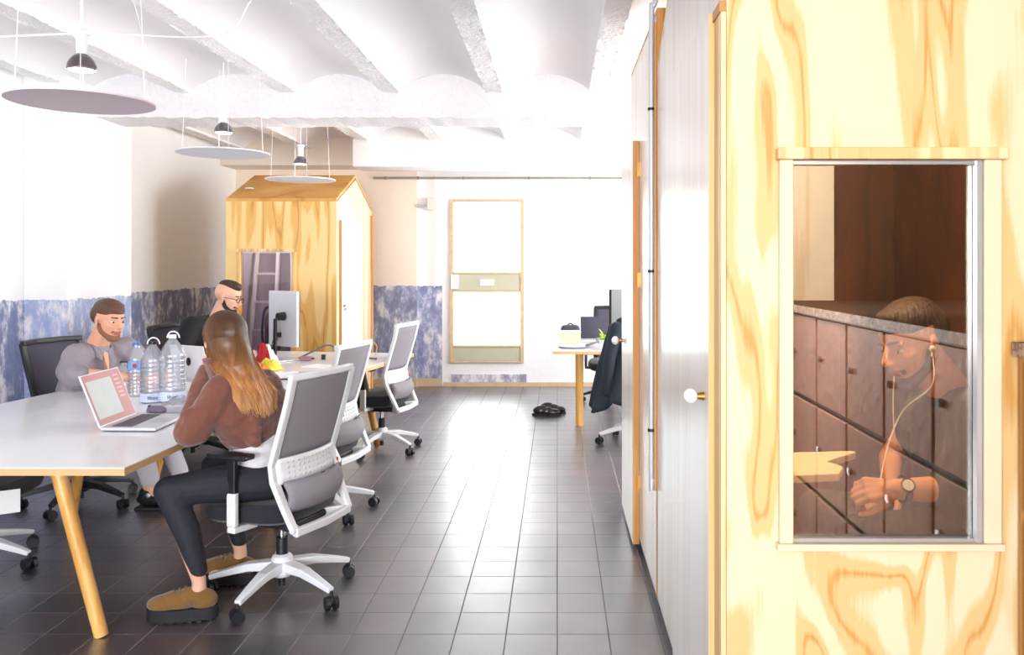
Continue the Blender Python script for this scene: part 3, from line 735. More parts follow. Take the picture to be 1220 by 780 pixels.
# ------------------------------------------------------------------ office chairs
def make_chair(label, fm, bm_, cm, lum=True, star=None, top=1.02):
    r = thing('office_chair', label, 'office chair')
    st = star if star else fm
    b = MB()
    b.lathe([(0.0, 0.085), (0.045, 0.085), (0.052, 0.1), (0.045, 0.175), (0.03, 0.185), (0, 0.185)], n=20)
    for k in range(5):
        a = 2 * PI * k / 5; d = V((math.cos(a), math.sin(a), 0))
        b.bar([d * 0.02 + V((0, 0, 0.135)), d * 0.15 + V((0, 0, 0.128)), d * 0.27 + V((0, 0, 0.098)), d * 0.325 + V((0, 0, 0.082))], [0.045, 0.036, 0.028, 0.022], [0.062, 0.050, 0.034, 0.030], up=(0, 0, 1))
    obj('star_base', b, st, r, bevel=0.005)
    for k in range(5):
        a = 2 * PI * k / 5; d = V((math.cos(a), math.sin(a), 0)); c = d * 0.325
        t = a + 1.1 + 0.5 * math.sin(3 * k); ax = V((math.cos(t), math.sin(t), 0))
        m = MB(); m.cone(c + V((0, 0, 0.03)), c + V((0, 0, 0.082)), 0.008)
        for s_ in (-1, 1): m.cone(c + ax * s_ * 0.008 + V((0, 0, 0.03)), c + ax * s_ * 0.028 + V((0, 0, 0.03)), 0.030, 0.028, n=22)
        m.ell(c + V((0, 0, 0.036)), (0.02, 0.02, 0.026))
        obj('caster', m, M['black_plastic'], r, smooth=True)
    obj('gas_lift', MB().lathe([(0, 0.04), (0.016, 0.04), (0.016, 0.178), (0.026, 0.182), (0.026, 0.26), (0, 0.26)], n=18), M['black_plastic'], r, smooth=True)
    obj('piston', MB().cone((0, 0, 0.26), (0, 0, 0.34), 0.014), M['chrome'], r, smooth=True)
    obj('mechanism', MB().box((0, 0.02, 0.35), (0.2, 0.26, 0.05)).box((0.0, -0.13, 0.355), (0.3, 0.05, 0.035)), M['black_plastic'], r, bevel=0.012)
    # seat: rounded slab with waterfall front
    s_ = MB(); nu, nv = 14, 14
    def seat(z, k):
        def fn(u, v):
            x = (u - 0.5) * 2; y = (v - 0.5) * 2
            ex = 0.245 * x * (1 - 0.10 * y * y) ; ey = 0.05 + 0.235 * y * (1 - 0.06 * x * x)
            zz_ = z - 0.03 * max(0, y - 0.5) - (0.012 * (x * x) * (x * x) if k else 0.0)
            return V((ex, ey, zz_ - (0 if k else 0)))
        return fn
    vs = []
    for (z, k, sc_) in ((0.375, 0, 0.86), (0.392, 0, 0.97), (0.42, 0, 1.0), (0.455, 1, 0.985), (0.468, 1, 0.92)):
        ring = []
        for q in range(40):
            a = 2 * PI * q / 40; ca, sa = math.cos(a), math.sin(a)
            x = math.copysign(abs(ca) ** 0.55, ca); y = math.copysign(abs(sa) ** 0.55, sa)
            ring.append(V((0.25 * x * sc_ * (1 - 0.06 * max(0, -y)), 0.05 + 0.24 * y * sc_, z - 0.022 * max(0, y) ** 2)))
        vs.append(ring)
    flat = [v for ring in vs for v in ring]; fs = []
    for i in range(4):
        for q in range(40): fs.append((i * 40 + q, i * 40 + (q + 1) % 40, (i + 1) * 40 + (q + 1) % 40, (i + 1) * 40 + q))
    fs.append(tuple(range(39, -1, -1))); fs.append(tuple(range(160, 200)))
    s_._add(flat, fs)
    obj('seat', s_, cm, r, smooth=True, bevel=0.004)
    # back frame profile: (z, y, halfwidth)
    prof = [(top, -0.225, 0.212), (top - 0.12, -0.195, 0.212), (top - 0.25, -0.155, 0.212), (0.64, -0.115, 0.210), (0.57, -0.125, 0.210), (0.46, -0.175, 0.205), (0.36, -0.222, 0.197)]
    f = MB()
    for sx in (-1, 1):
        f.bar([V((sx * p[2], p[1], p[0])) for p in prof], [0.040, 0.038, 0.038, 0.044, 0.044, 0.04, 0.036], [0.024] * 7, up=(1, 0, 0))
    p = prof[-1]; f.bar([(-p[2], p[1], p[0]), (0, p[1] - 0.012, p[0] - 0.004), (p[2], p[1], p[0])], 0.036, 0.03, up=(0, 0, 1))
    p = prof[0]; f.bar([(-p[2] - 0.012, p[1] + 0.01, p[0]), (-0.1, p[1] - 0.022, p[0] + 0.004), (0.1, p[1] - 0.022, p[0] + 0.004), (p[2] + 0.012, p[1] + 0.01, p[0])], 0.03, 0.034, up=(0, 0, 1))
    f.bar([(-0.17, -0.215, 0.355), (-0.09, -0.1, 0.35)], 0.05, 0.02, up=(0, 0, 1)); f.bar([(0.17, -0.215, 0.355), (0.09, -0.1, 0.35)], 0.05, 0.02, up=(0, 0, 1))
    obj('back_frame', f, fm, r, bevel=0.006)
    def lerp(z):
        for i in range(len(prof) - 1):
            if prof[i][0] >= z >= prof[i + 1][0]:
                t = (prof[i][0] - z) / (prof[i][0] - prof[i + 1][0]); return prof[i][1] * (1 - t) + prof[i + 1][1] * t, prof[i][2] * (1 - t) + prof[i + 1][2] * t
        return prof[-1][1], prof[-1][2]
    def back(z0_, z1_, bulge, dy):
        def fn(u, v):
            z = z0_ + (z1_ - z0_) * v; y, hw = lerp(z); x = (u - 0.5) * 2 * (hw - 0.008)
            return V((x, y + dy - bulge * (1 - (2 * u - 1) ** 2), z))
        return fn
    obj('mesh_back', MB().grid(12, 10, back(0.665, top - 0.005, 0.03, 0.002)), bm_, r, smooth=True, solid=0.006)
    if lum:
        lb_ = obj('lumbar_band', MB().grid(14, 4, back(0.555, 0.665, 0.035, -0.006)), fm, r, smooth=True, solid=0.012, off=0)
        dots = MB()
        for i in range(11):
            for j in range(4):
                u = 0.14 + 0.72 * i / 10; q = back(0.555, 0.665, 0.035, -0.0135)(u, 0.2 + 0.2 * j + 0.0)
                dots.box(q, (0.009, 0.003, 0.009), Matrix.Rotation(PI / 4, 3, 'Y'))
        obj('perforation', dots, mat('pale_dots', (206, 204, 210), 0.6), lb_)
        obj('maker_label', MB().box2((0.201, -0.155, 0.575), (0.213, -0.1515, 0.592)), M['red'], lb_)
    def low(u, v):
        z = 0.44 + 0.125 * v; x = (u - 0.5) * 2 * 0.19
        return V((x, -0.155 - 0.055 * (1 - (2 * u - 1) ** 2) - 0.03 * math.sin(PI * v), z))
    obj('lower_back_pad', MB().grid(14, 8, low), bm_, r, smooth=True, solid=0.02)
    for sx in (-1, 1):
        a = obj('armrest', MB().bar([(sx * 0.285, 0.03, 0.50), (sx * 0.285, 0.03, 0.672)], 0.022, 0.04, up=(1, 0, 0)), M['black_plastic'], r, bevel=0.004)
        pd = MB(); pd.ell((sx * 0.28, 0.045, 0.685), (0.045, 0.125, 0.016)); pd.box((sx * 0.28, 0.045, 0.684), (0.07, 0.2, 0.022))
        obj('arm_pad', pd, M['black_plastic'], a, smooth=True, bevel=0.006)
        obj('arm_bracket', MB().bar([(sx * 0.285, 0.03, 0.53), (sx * 0.285, 0.03, 0.385)], 0.026, 0.046, up=(1, 0, 0)).bar([(sx * 0.297, 0.03, 0.372), (sx * 0.16, 0.02, 0.365)], 0.026, 0.046, up=(0, 0, 1)), fm, a, bevel=0.006)
    return r
def face(dirx, diry): return math.atan2(diry, dirx) - PI / 2
CH = make_chair('white-framed grey mesh office chair the long-haired woman sits on', M['white_metal'], M['grey_mesh'], M['black_fabric'])
CH.location = (-1.255, 3.79, 0); CH.rotation_euler = (0, 0, face(-math.cos(math.radians(20)), math.sin(math.radians(20))))
def put(src, x, y, ang, label, skip=(), group=None):
    c = copy_tree(src, None, skip); c.location = (x, y, 0); c.rotation_euler = (0, 0, math.radians(ang) - PI / 2); c['label'] = label
    if group: c['group'] = group
    return c
def local_spin(root, deg):
    for ch in kids(root):
        n_ = ch.name.split('.')[0]
        if n_ in ('star_base', 'caster'): ch.rotation_euler = (0, 0, math.radians(deg))
# spin the star base so that its casters point as in the photo
rz = CH.rotation_euler.z
local_spin(CH, -33 - math.degrees(rz))
c2 = put(CH, -1.43, 5.02, 168, 'white-framed empty office chair behind the woman, tucked in at the far table'); local_spin(c2, 20)
c3 = put(CH, -1.42, 6.72, 168, 'white-framed empty office chair with black seat, farthest along the left-hand tables'); local_spin(c3, 30)
c5 = put(CH, -2.92, 4.12, 4, 'office chair with white star base cut by the left edge, pushed under the near table'); local_spin(c5, 8)
obj('hang_tag', MB().box((0.2, 0.30, 0.375), (0.003, 0.10, 0.11), Matrix.Rotation(0.5, 3, 'Z')), M['paper'], c5)
CB = make_chair('dark-framed office chair the man in the grey shirt sits on', M['black_plastic'], M['dark_mesh'], M['black_fabric'], lum=False)
CB.location = (-2.98, 5.2, 0); CB.rotation_euler = (0, 0, math.radians(-14) - PI / 2); local_spin(CB, 15)
cb2 = put(CB, -2.83, 6.45, -8, 'black mesh office chair the man in the black T-shirt sits on')
cb3 = put(CB, 0.60, 9.1, -100, 'dark mesh office chair behind the far right work table')
c7 = put(CH, 0.67, 7.02, 97, 'white-based office chair under a dark coat, in front of the far right table')

# coat over chair back
ct = thing('dark_coat', 'navy coat draped over the chair back beside the far right table', 'coat', (0.67, 6.80, 0))
def coat(u, v):
    ang = (u - 0.5) * PI * 1.0; z = 1.04 - 0.66 * v
    rr2 = 0.19 + 0.10 * v + 0.018 * math.sin(u * 31 + v * 3)
    return V((-0.07 * v + math.sin(ang) * rr2 * 1.15, -0.02 - math.cos(ang) * (0.10 + 0.08 * v) + 0.012 * math.cos(u * 27), z + 0.03 * math.cos(ang * 2) - 0.06 * v * abs(math.sin(u * 9))))
obj('coat_body', MB().grid(40, 16, coat), M['coat_navy'], ct, smooth=True, solid=0.025)
obj('coat_collar', MB().tube(bez([(-0.17, -0.02, 1.03), (-0.08, -0.1, 1.07), (0.08, -0.1, 1.07), (0.17, -0.02, 1.03)]), 0.03), M['coat_navy'], ct, smooth=True)
for sx in (-1, 1):
    obj('coat_sleeve', MB().chain([(sx * 0.19, -0.1, 0.98), (sx * 0.25, -0.14, 0.75), (sx * 0.27, -0.12, 0.48)], [0.06, 0.05, 0.045]), M['coat_navy'], ct, smooth=True)

# ------------------------------------------------------------------ pendant lamps
def pendant(x, y, z, rad, dm, label, bulb_dz=0.17, group=None, bm_='chrome', src_wires=4, topz=2.86):
    r = thing('pendant_lamp', label, 'pendant lamp', (x, y, z), group=group)
    obj('reflector_disc', MB().lathe([(0, 0), (rad, 0), (rad, 0.008), (0, 0.008)], n=64), dm, r)
    obj('bulb', MB().lathe([(0.0, bulb_dz - 0.028), (0.056, bulb_dz - 0.028), (0.060, bulb_dz - 0.022), (0.057, bulb_dz - 0.005), (0.048, bulb_dz + 0.015), (0.034, bulb_dz + 0.031), (0.02, bulb_dz + 0.04), (0, bulb_dz + 0.04)], n=28), M['dark_chrome'], r, smooth=True)
    obj('bulb_face', MB().lathe([(0.0, bulb_dz - 0.036), (0.035, bulb_dz - 0.034), (0.054, bulb_dz - 0.0285), (0, bulb_dz - 0.0285)], n=28), M['white_plastic'], r, smooth=True)
    obj('socket', MB().lathe([(0.0, bulb_dz + 0.04), (0.022, bulb_dz + 0.04), (0.024, bulb_dz + 0.12), (0.034, bulb_dz + 0.125), (0.034, bulb_dz + 0.14), (0.012, bulb_dz + 0.15), (0, bulb_dz + 0.15)], n=24), M['white_plastic'], r, smooth=True)
    obj('power_cord', MB().cone((0, 0, bulb_dz + 0.15), (0, 0, topz - z), 0.004, n=8), M['wire'], r)
    for k in range(src_wires):
        a = 2 * PI * k / src_wires + 0.5; c = V((math.cos(a), math.sin(a), 0)) * rad * 0.85
        obj('suspension_wire', MB().cone(c + V((0, 0, 0.008)), V((c.x * 0.9, c.y * 0.9, topz - z)), 0.0016, n=6), M['wire'], r)
    return r
pendant(-2.06, 3.6, 2.20, 0.29, M['mauve'], 'nearest disc pendant lamp, lilac-grey disc below a chrome bulb at upper left')
pendant(-2.25, 5.6, 2.245, 0.30, M['pale_disc'], 'middle disc pendant lamp, pale disc hanging before the cross beam')
pendant(-2.27, 7.35, 2.245, 0.30, M['white_disc'], 'white disc pendant lamp hanging right above the house-shaped booth roof')
for (x, lab) in ((-1.88, 'small disc pendant lamp near the far wall, left of the tall window'), (0.2, 'small disc pendant lamp near the far wall, right of the tall window')):
    pendant(x, 9.72, 2.615, 0.2, M['mauve'], lab, bulb_dz=0.1, topz=2.95)
# slack cables between lamps
cbl = thing('ceiling_cable', 'slack white cable looping under the vaults to the nearest pendant lamp', 'cable', (-2.06, 3.6, 2.5))
obj('cable_run', MB().tube(bez([(-1.6, -0.1, 0.03), (-0.8, 0.0, -0.02), (0, 0, 0.0), (0.45, 0.35, 0.09), (0.55, 0.5, 0.3)], 10), 0.004, n=6), M['wire'], cbl, smooth=True)
cbl2 = thing('ceiling_cable', 'slack white cable crossing from the beam to the middle pendant lamp', 'cable', (-2.25, 5.6, 2.56))
obj('cable_run', MB().tube(bez([(0.0, 0, 0.0), (-0.15, -0.6, 0.1), (0.1, -1.4, 0.29)], 10), 0.003, n=6), M['wire'], cbl2, smooth=True)

# ------------------------------------------------------------------ things on the tables
ZT = 0.7402
# open laptop with rose screen
lp = thing('open_laptop', 'open silver laptop with a pinkish screen in front of the woman on the near table', 'laptop', (-2.08, 3.78, ZT))
hv = V((-0.015, 0.36, 0)); uu = hv.normalized(); vv = V((1, -0.03, 0)).normalized()
def quad_slab(mb, o_, a, b, n_, t_):
    vs = [o_, o_ + a, o_ + a + b, o_ + b]; mb._add([p_ for p_ in vs] + [p_ + n_ * t_ for p_ in vs], [(3, 2, 1, 0), (4, 5, 6, 7), (0, 1, 5, 4), (1, 2, 6, 5), (2, 3, 7, 6), (3, 0, 4, 7)])
m = MB(); quad_slab(m, V((0, 0, 0.004)), vv * 0.255, hv, V((0, 0, 1)), 0.014); obj('laptop_base', m, M['silver'], lp, bevel=0.003)
m = MB(); quad_slab(m, V((0.01, 0.01, 0)), vv * 0.235, hv * 0.95, V((0, 0, 1)), 0.0045); obj('base_underside', m, M['black_plastic'], lp)
m = MB(); quad_slab(m, V((0.035, 0.025, 0.0182)), vv * 0.10, hv * 0.87, V((0, 0, 1)), 0.0008); kb = obj('keyboard', m, M['keys'], lp)
m = MB()
for i in range(4):
    for j in range(12): quad_slab(m, V((0.038, 0.03, 0.019)) + vv * (i * 0.024) + uu * (j * 0.0255), vv * 0.02, uu * 0.021, V((0, 0, 1)), 0.0015)
obj('keycaps', m, mat('dark_key', (90, 86, 96), 0.5), kb)
m = MB(); quad_slab(m, V((0.16, 0.12, 0.0182)), vv * 0.07, uu * 0.11, V((0, 0, 1)), 0.0006); obj('trackpad', m, M['alu'], lp)
sd = V((-0.095, 0, 0.235)); sn = uu.cross(sd.normalized()).normalized()
if sn.x < 0: sn = -sn
m = MB(); quad_slab(m, V((0, 0, 0.016)), hv, sd, -sn, 0.007); ls = obj('screen_lid', m, M['silver'], lp, bevel=0.002)
def scr(a, b, c_, d_, name, mt, lift=0.001):
    m = MB(); quad_slab(m, V((0, 0, 0.016)) + hv * a + sd * c_ + sn * lift, hv * (b - a), sd * (d_ - c_), sn, 0.0004); return obj(name, m, mt, ls)
scr(0.02, 0.98, 0.03, 0.98, 'display', mat('rose_display', (176, 112, 108), 0.3, emit=(226, 160, 156), estr=0.08), 0.0003)
scr(0.06, 0.70, 0.14, 0.86, 'page_window', mat('page_display', (168, 172, 168), 0.3, emit=(222, 230, 226), estr=0.15, var=0.1, vscale=12), 0.001)
for i in range(6): scr(0.76, 0.90, 0.42 + i * 0.085, 0.455 + i * 0.085, 'desktop_icon', mat('icon_pale', (206, 150, 146), 0.3, emit=(246, 210, 206), estr=0.1), 0.001)
ms = thing('computer_mouse', 'dark grey computer mouse just behind the open laptop', 'mouse', (-2.06, 4.27, ZT))
obj('mouse_shell', MB().ell((0, 0, 0.012), (0.058, 0.034, 0.026), Matrix.Rotation(-0.3, 3, 'Z')), mat('grey_mouse', (110, 100, 122), 0.3), ms, smooth=True)
obj('mouse_wheel', MB().cone((-0.035, -0.006, 0.030), (-0.035, 0.006, 0.030), 0.008), M['black_plastic'], ms)

def bottle(x, y, h, rad, label, capm, dark=False, handle=True, lab=None, text=None, z=ZT):
    r = thing('water_bottle', label, 'bottle', (x, y, z), group=None)
    pr = [(0.0, 0.0), (rad * 0.9, 0.0), (rad, 0.012)]
    k = 9
    for i in range(k):
        zb = 0.012 + (h * 0.62) * (i + 1) / k; pr += [(rad, zb - 0.012), (rad * 0.955, zb - 0.006), (rad, zb)]
    pr += [(rad * 0.95, h * 0.72), (rad * 0.72, h * 0.82), (rad * 0.42, h * 0.90), (0.018, h * 0.94), (0.018, h * 0.955)]
    obj('bottle_body', MB().lathe(pr, n=32), M['bottle'], r, smooth=True, angle=60)
    obj('bottle_cap', MB().lathe([(0, h * 0.95), (0.021, h * 0.95), (0.021, h), (0, h)], n=20), capm, r, smooth=True)
    if handle: obj('carry_handle', MB().tube([V((0.034 * math.cos(a), 0.01, h * 0.95 + 0.03 * math.sin(a) * 1.2)) for a in [PI * i / 10 for i in range(11)]], 0.004), M['wire'], r, smooth=True)
    if lab:
        l = obj('bottle_label', MB().lathe([(rad * 1.01, h * lab[0]), (rad * 1.012, h * lab[1])], n=32), lab[2], r, smooth=True)
        if text:
            ang = math.atan2(-y, -x); d = V((math.cos(ang), math.sin(ang), 0))
            text_mesh('label_text', text, 0.028, M['blue_text'], l, d * (rad * 1.03) + V((0, 0, h * (lab[0] + lab[1]) / 2)), (PI / 2, 0, ang + PI / 2))
    return r
M['blue_text'] = mat('blue_print', (84, 94, 150), 0.5)
labm = mat('pale_blue_label', (206, 214, 236), 0.5, var=0.1, vscale=30)
labr = mat('sky_label', (120, 160, 216), 0.5, var=0.1, vscale=30)
bottle(-2.43, 4.8, 0.31, 0.045, 'slim clear water bottle with blue and red label nearest the man in grey', M['blue_cap'], lab=(0.5, 0.66, labr), handle=False)
obj('label_spot', MB().ell((0.012, -0.0455, 0.18), (0.013, 0.003, 0.013)), M['red'], [o for o in bpy.data.objects if o.name.startswith('water_bottle') and o.parent is None][-1], smooth=True)
bottle(-2.24, 4.6, 0.335, 0.062, 'large clear ribbed water bottle with a dark cap, left of the biggest bottle', M['black_plastic'], lab=(0.02, 0.16, labm), text='libex')
bottle(-2.14, 4.62, 0.37, 0.068, 'biggest clear water bottle, its carry handle up, in the middle of the table', M['white_plastic'], lab=(0.02, 0.16, labm), text='libex')
bottle(-2.52, 4.83, 0.2, 0.04, 'small clear bottle with dark band beside the arms of the man in grey', M['black_plastic'], lab=(0.55, 0.66, M['black_plastic']), handle=False)
gl = thing('plastic_wrap', 'crumpled clear plastic wrap lying behind the open laptop', 'wrap', (-1.95, 4.35, ZT))
rnd = random.Random(2)
obj('wrap_body', MB().grid(16, 12, lambda u, v: V(((u - 0.5) * 0.32, (v - 0.5) * 0.2, 0.004 + 0.055 * math.sin(PI * u) * math.sin(PI * v) * (0.5 + rnd.random())))), M['bottle'], gl, smooth=True)

# second laptop (lid seen from behind) in front of the man in black
l2 = thing('white_laptop', 'white laptop with an oval emblem on its lid, seen from behind beside the bottles', 'laptop', (-2.40, 5.45, ZT))
q = Matrix.Rotation(math.radians(-28), 3, 'Z')
obj('laptop_base', MB().box(q @ V((0.0, 0.13, 0.009)), (0.33, 0.23, 0.016), q), M['white_plastic'], l2, bevel=0.003)
rt = q @ Matrix.Rotation(math.radians(14), 3, 'X')
lid = obj('screen_lid', MB().box(q @ V((0, -0.015, 0.125)), (0.33, 0.008, 0.225), rt), M['white_plastic'], l2, bevel=0.01, seg=3)
obj('lid_emblem', MB().ell(q @ V((0.0, -0.0235, 0.125)), (0.02, 0.003, 0.032), rt @ Matrix.Rotation(0.5, 3, 'Y')), M['dark_metal'], lid, smooth=True)
# glasses lying by it
gs = thing('eyeglasses', 'folded eyeglasses lying on the table next to the white laptop', 'eyeglasses', (-2.03, 5.05, ZT))
for sx in (-0.03, 0.03): obj('lens_rim', MB().tube([V((sx + 0.024 * math.cos(a), 0, 0.028 + 0.022 * math.sin(a))) for a in [2 * PI * i / 20 for i in range(21)]], 0.003), M['dark_metal'], gs, smooth=True)
obj('temple', MB().cone((-0.055, 0, 0.03), (0.06, 0.02, 0.012), 0.003), M['dark_metal'], gs)

# big white monitor seen from behind
mo = thing('desktop_monitor', 'white all-in-one computer seen from behind on the far table', 'monitor', (-2.18, 6.62, ZT), math.radians(0))
th = math.radians(-38)
q = Matrix.Rotation(th, 3, 'Z')
obj('back_shell', MB().box(q @ V((0, 0, 0.33)), (0.38, 0.028, 0.44), q), M['silver'], mo, bevel=0.008)
obj('screen', MB().box(q @ V((-0.002, 0.018, 0.33)), (0.37, 0.01, 0.43), q), M['black_plastic'], mo)
st_ = MB(); st_.bar([q @ V((0.03, -0.10, 0.01)), q @ V((0.03, -0.095, 0.33)), q @ V((0.03, -0.02, 0.35))], 0.03, 0.02, up=q @ V((1, 0, 0)))
obj('stand_arm', st_, M['black_plastic'], mo, bevel=0.003)
obj('stand_foot', MB().box(q @ V((0.03, -0.04, 0.006)), (0.2, 0.2, 0.012), q), M['silver'], mo, bevel=0.004)
obj('stand_hub', MB().cone(q @ V((0.03, -0.02, 0.35)), q @ V((0.03, -0.075, 0.35)), 0.035, 0.03), M['black_plastic'], mo, smooth=True)
for i, dx in enumerate((-0.07, -0.02)):
    obj('plug', MB().box(q @ V((dx, -0.022, 0.2)), (0.018, 0.03, 0.04), q), M['black_plastic'], mo)
    obj('plug_cable', MB().tube(bez([q @ V((dx, -0.03, 0.2)), q @ V((dx, -0.06, 0.12)), q @ V((dx + 0.05, -0.1, 0.02)), q @ V((dx + 0.12, -0.14, 0.005))]), 0.004), M['grey_cable'], mo, smooth=True)
# crumpled snack packets
def packet(x, y, sx, sy, sz, m_, label, seed, name='snack_packet', z=ZT):
    r_ = random.Random(seed); mb = MB(); rot = Matrix.Rotation(r_.uniform(-1, 1), 3, 'Z')
    nu, nv = 10, 8
    top = [[0.6 + 0.8 * r_.random() for _ in range(nv + 1)] for _ in range(nu + 1)]
    def fn(sgn):
        return lambda u, v: rot @ V(((u - 0.5) * sx, (v - 0.5) * sy * (1 - 0.1 * math.sin(9 * u)), 0.003 + (sz * (math.sin(PI * u) * math.sin(PI * v)) ** 0.6 * top[round(u * nu)][round(v * nv)] if sgn else 0)))
    mb.grid(nu, nv, fn(1)); mb.grid(nu, nv, fn(0))
    o = obj(name, mb, m_, smooth=False, weld=True); o.location = (x, y, z); tag(o, label, 'packet'); return o
packet(-2.27, 6.05, 0.2, 0.14, 0.05, M['green'], 'crumpled green snack packet on the far table behind the woman', 1)
packet(-2.20, 6.28, 0.18, 0.13, 0.12, M['white_plastic'], 'white crumpled packet left of the yellow one', 2)
packet(-2.19, 6.19, 0.17, 0.04, 0.14, M['red'], 'narrow red packet sticking up beside the white computer', 3)
packet(-2.08, 6.0, 0.18, 0.15, 0.07, M['yellow'], 'crumpled yellow packet in front of the white computer', 4)
packet(-2.13, 5.9, 0.15, 0.1, 0.05, M['orange'], 'orange packet next to the yellow packet', 5)
packet(-2.36, 6.35, 0.14, 0.12, 0.11, mat('pink_wrap', (226, 170, 160), 0.5), 'pink paper bag behind the green packet', 6, 'paper_bag')
rb = thing('dark_red_jar', 'small dark red jar beside the white computer', 'jar', (-2.33, 6.55, ZT))
obj('jar_body', MB().lathe([(0, 0), (0.035, 0), (0.035, 0.08), (0.025, 0.1), (0, 0.1)]), M['dark_red'], rb, smooth=True)
obj('jar_lid', MB().lathe([(0, 0.1), (0.027, 0.1), (0.027, 0.12), (0, 0.12)]), M['black_plastic'], rb, smooth=True)
# papers
def papers(x, y, rz_, n_, label, w_=0.21, d_=0.297):
    mb = MB(); r_ = random.Random(int(x * 100))
    for i in range(n_): mb.box((r_.uniform(-0.006, 0.006), r_.uniform(-0.006, 0.006), 0.001 + i * 0.0022), (w_, d_, 0.0016), Matrix.Rotation(r_.uniform(-0.08, 0.08), 3, 'Z'))
    o = obj('paper_stack', mb, M['paper']); o.location = (x, y, ZT); o.rotation_euler = (0, 0, rz_); tag(o, label, 'papers'); return o
papers(-1.85, 5.65, 0.5, 5, 'stack of white papers on the far table right of the packets')
papers(-1.72, 6.15, 1.2, 3, 'thin sheaf of white papers behind the empty chair on the far table')
papers(-2.06, 4.95, 0.3, 6, 'white papers with dark pens between the white laptop and the woman')
for k_, (x, y, a, lab) in enumerate(((-1.80, 5.47, 0.35, 'dark pen lying at the near edge of the far table'), (-1.95, 4.8, 0.1, 'short dark pen beside the woman\'s raised sleeve'))):
    r_ = thing('pen', lab, 'pen', (x, y, ZT + 0.016 if k_ else ZT + 0.005), a)
    obj('barrel', MB().cone((-0.06, 0, 0), (0.06, 0, 0), 0.0045), M['black_plastic'], r_, smooth=True)
    obj('pen_tip', MB().cone((0.06, 0, 0), (0.072, 0, 0), 0.004, 0.001), M['steel'], r_)
pz = thing('small_pink_notes', 'small pink and dark trinkets on the papers behind the woman\'s chair', 'trinket', (-1.72, 5.62, ZT))
obj('note_block', MB().box((0, 0, 0.018), (0.05, 0.04, 0.036)), mat('pink_block', (206, 140, 150), 0.6), pz, bevel=0.004)
obj('clip', MB().box((0.045, 0.0, 0.015), (0.02, 0.02, 0.03)), M['black_plastic'], pz)
# cables on the far table
cb_ = thing('cable_tangle', 'grey cable looping over the far table right of the white computer', 'cable', (-1.95, 6.75, ZT))
obj('cable_run', MB().tube(bez([(-0.12, -0.1, 0.01), (-0.02, -0.02, 0.06), (0.08, 0.05, 0.10), (0.2, 0.05, 0.04), (0.34, 0.02, 0.008), (0.5, -0.1, 0.006)]), 0.007), M['grey_cable'], cb_, smooth=True)
obj('cable_run', MB().tube(bez([(0.3, 0.1, 0.01), (0.33, 0.12, 0.1), (0.40, 0.12, 0.13), (0.46, 0.1, 0.09), (0.45, 0.1, 0.01)]), 0.005), mat('peach_cable', (232, 176, 140), 0.6), cb_, smooth=True)
obj('connector', MB().box((0.08, -0.1, 0.02), (0.03, 0.03, 0.04)), M['black_plastic'], cb_)
md = thing('cable_adapter', 'mauve power adapter beside the looping grey cable', 'adapter', (-1.98, 6.55, ZT))
obj('adapter_body', MB().box((0, 0, 0.02), (0.09, 0.05, 0.035)), mat('mauve_plastic', (160, 120, 140), 0.5), md, bevel=0.006)
obj('adapter_plug', MB().box((0.055, 0, 0.02), (0.02, 0.02, 0.012)), M['black_plastic'], md)

# things on the far right table
kbx = thing('cream_box', 'pale green patterned box on the corner of the far right table', 'box', (0.12, 7.9, ZT))
obj('box_body', MB().box((0, 0, 0.06), (0.2, 0.14, 0.12)), mat('pale_green_card', (204, 208, 176), 0.7, var=0.15, vscale=30), kbx, bevel=0.006)
obj('box_lid', MB().box((0, 0, 0.124), (0.206, 0.146, 0.012)), M['paper'], kbx)
bg2 = thing('dark_bag', 'small rounded dark bag behind the pale green box on the far right table', 'bag', (0.13, 8.3, ZT))
obj('bag_body', MB().box((0, 0, 0.078), (0.19, 0.1, 0.155)), M['dark_mesh'], bg2, bevel=0.04, seg=5)
obj('bag_handle', MB().tube(bez([(-0.03, 0, 0.155), (0, 0, 0.172), (0.03, 0, 0.155)]), 0.006), M['black_fabric'], bg2)
kt = thing('glass_tray', 'pale oval tray lying before the pale green box', 'tray', (0.15, 7.62, ZT))
obj('tray_body', MB().lathe([(0, 0.004), (0.12, 0.004), (0.16, 0.02), (0.165, 0.02), (0.125, 0.0), (0, 0.0)], n=32), M['silver'], kt, smooth=True)
mn = thing('flat_monitor', 'black monitor edge-on behind the half-open door on the far right table', 'monitor', (0.66, 7.85, ZT))
q = Matrix.Rotation(math.radians(48), 3, 'Z')
obj('screen', MB().box(q @ V((0, 0, 0.35)), (0.52, 0.03, 0.36), q), M['black_plastic'], mn, bevel=0.006)
obj('stand', MB().box((0.02, 0.02, 0.1), (0.05, 0.05, 0.2)).box((0.02, 0.02, 0.008), (0.22, 0.18, 0.016)), M['black_plastic'], mn, bevel=0.004)
lt2 = thing('grey_laptop', 'open dark laptop on the far right table behind the green plant', 'laptop', (0.40, 8.3, ZT))
obj('screen_lid', MB().box((0, 0.08, 0.125), (0.33, 0.01, 0.22), Matrix.Rotation(-0.2, 3, 'X')), M['dark_mesh'], lt2, bevel=0.004)
obj('laptop_base', MB().box((0, -0.06, 0.01), (0.33, 0.23, 0.016)), M['silver'], lt2, bevel=0.003)
cl2 = thing('cable_coil', 'tangle of thin grey cables on the far right table', 'cable', (0.36, 7.62, ZT))
r_ = random.Random(4)
obj('cable_run', MB().tube(bez([(r_.uniform(-0.13, 0.13), r_.uniform(-0.12, 0.12), r_.uniform(0.005, 0.09)) for _ in range(14)], 6), 0.005), M['grey_cable'], cl2, smooth=True)
pp_ = thing('potted_plant', 'lime green leafy plant beside the door leaf on the far right table', 'plant', (0.43, 7.42, ZT))
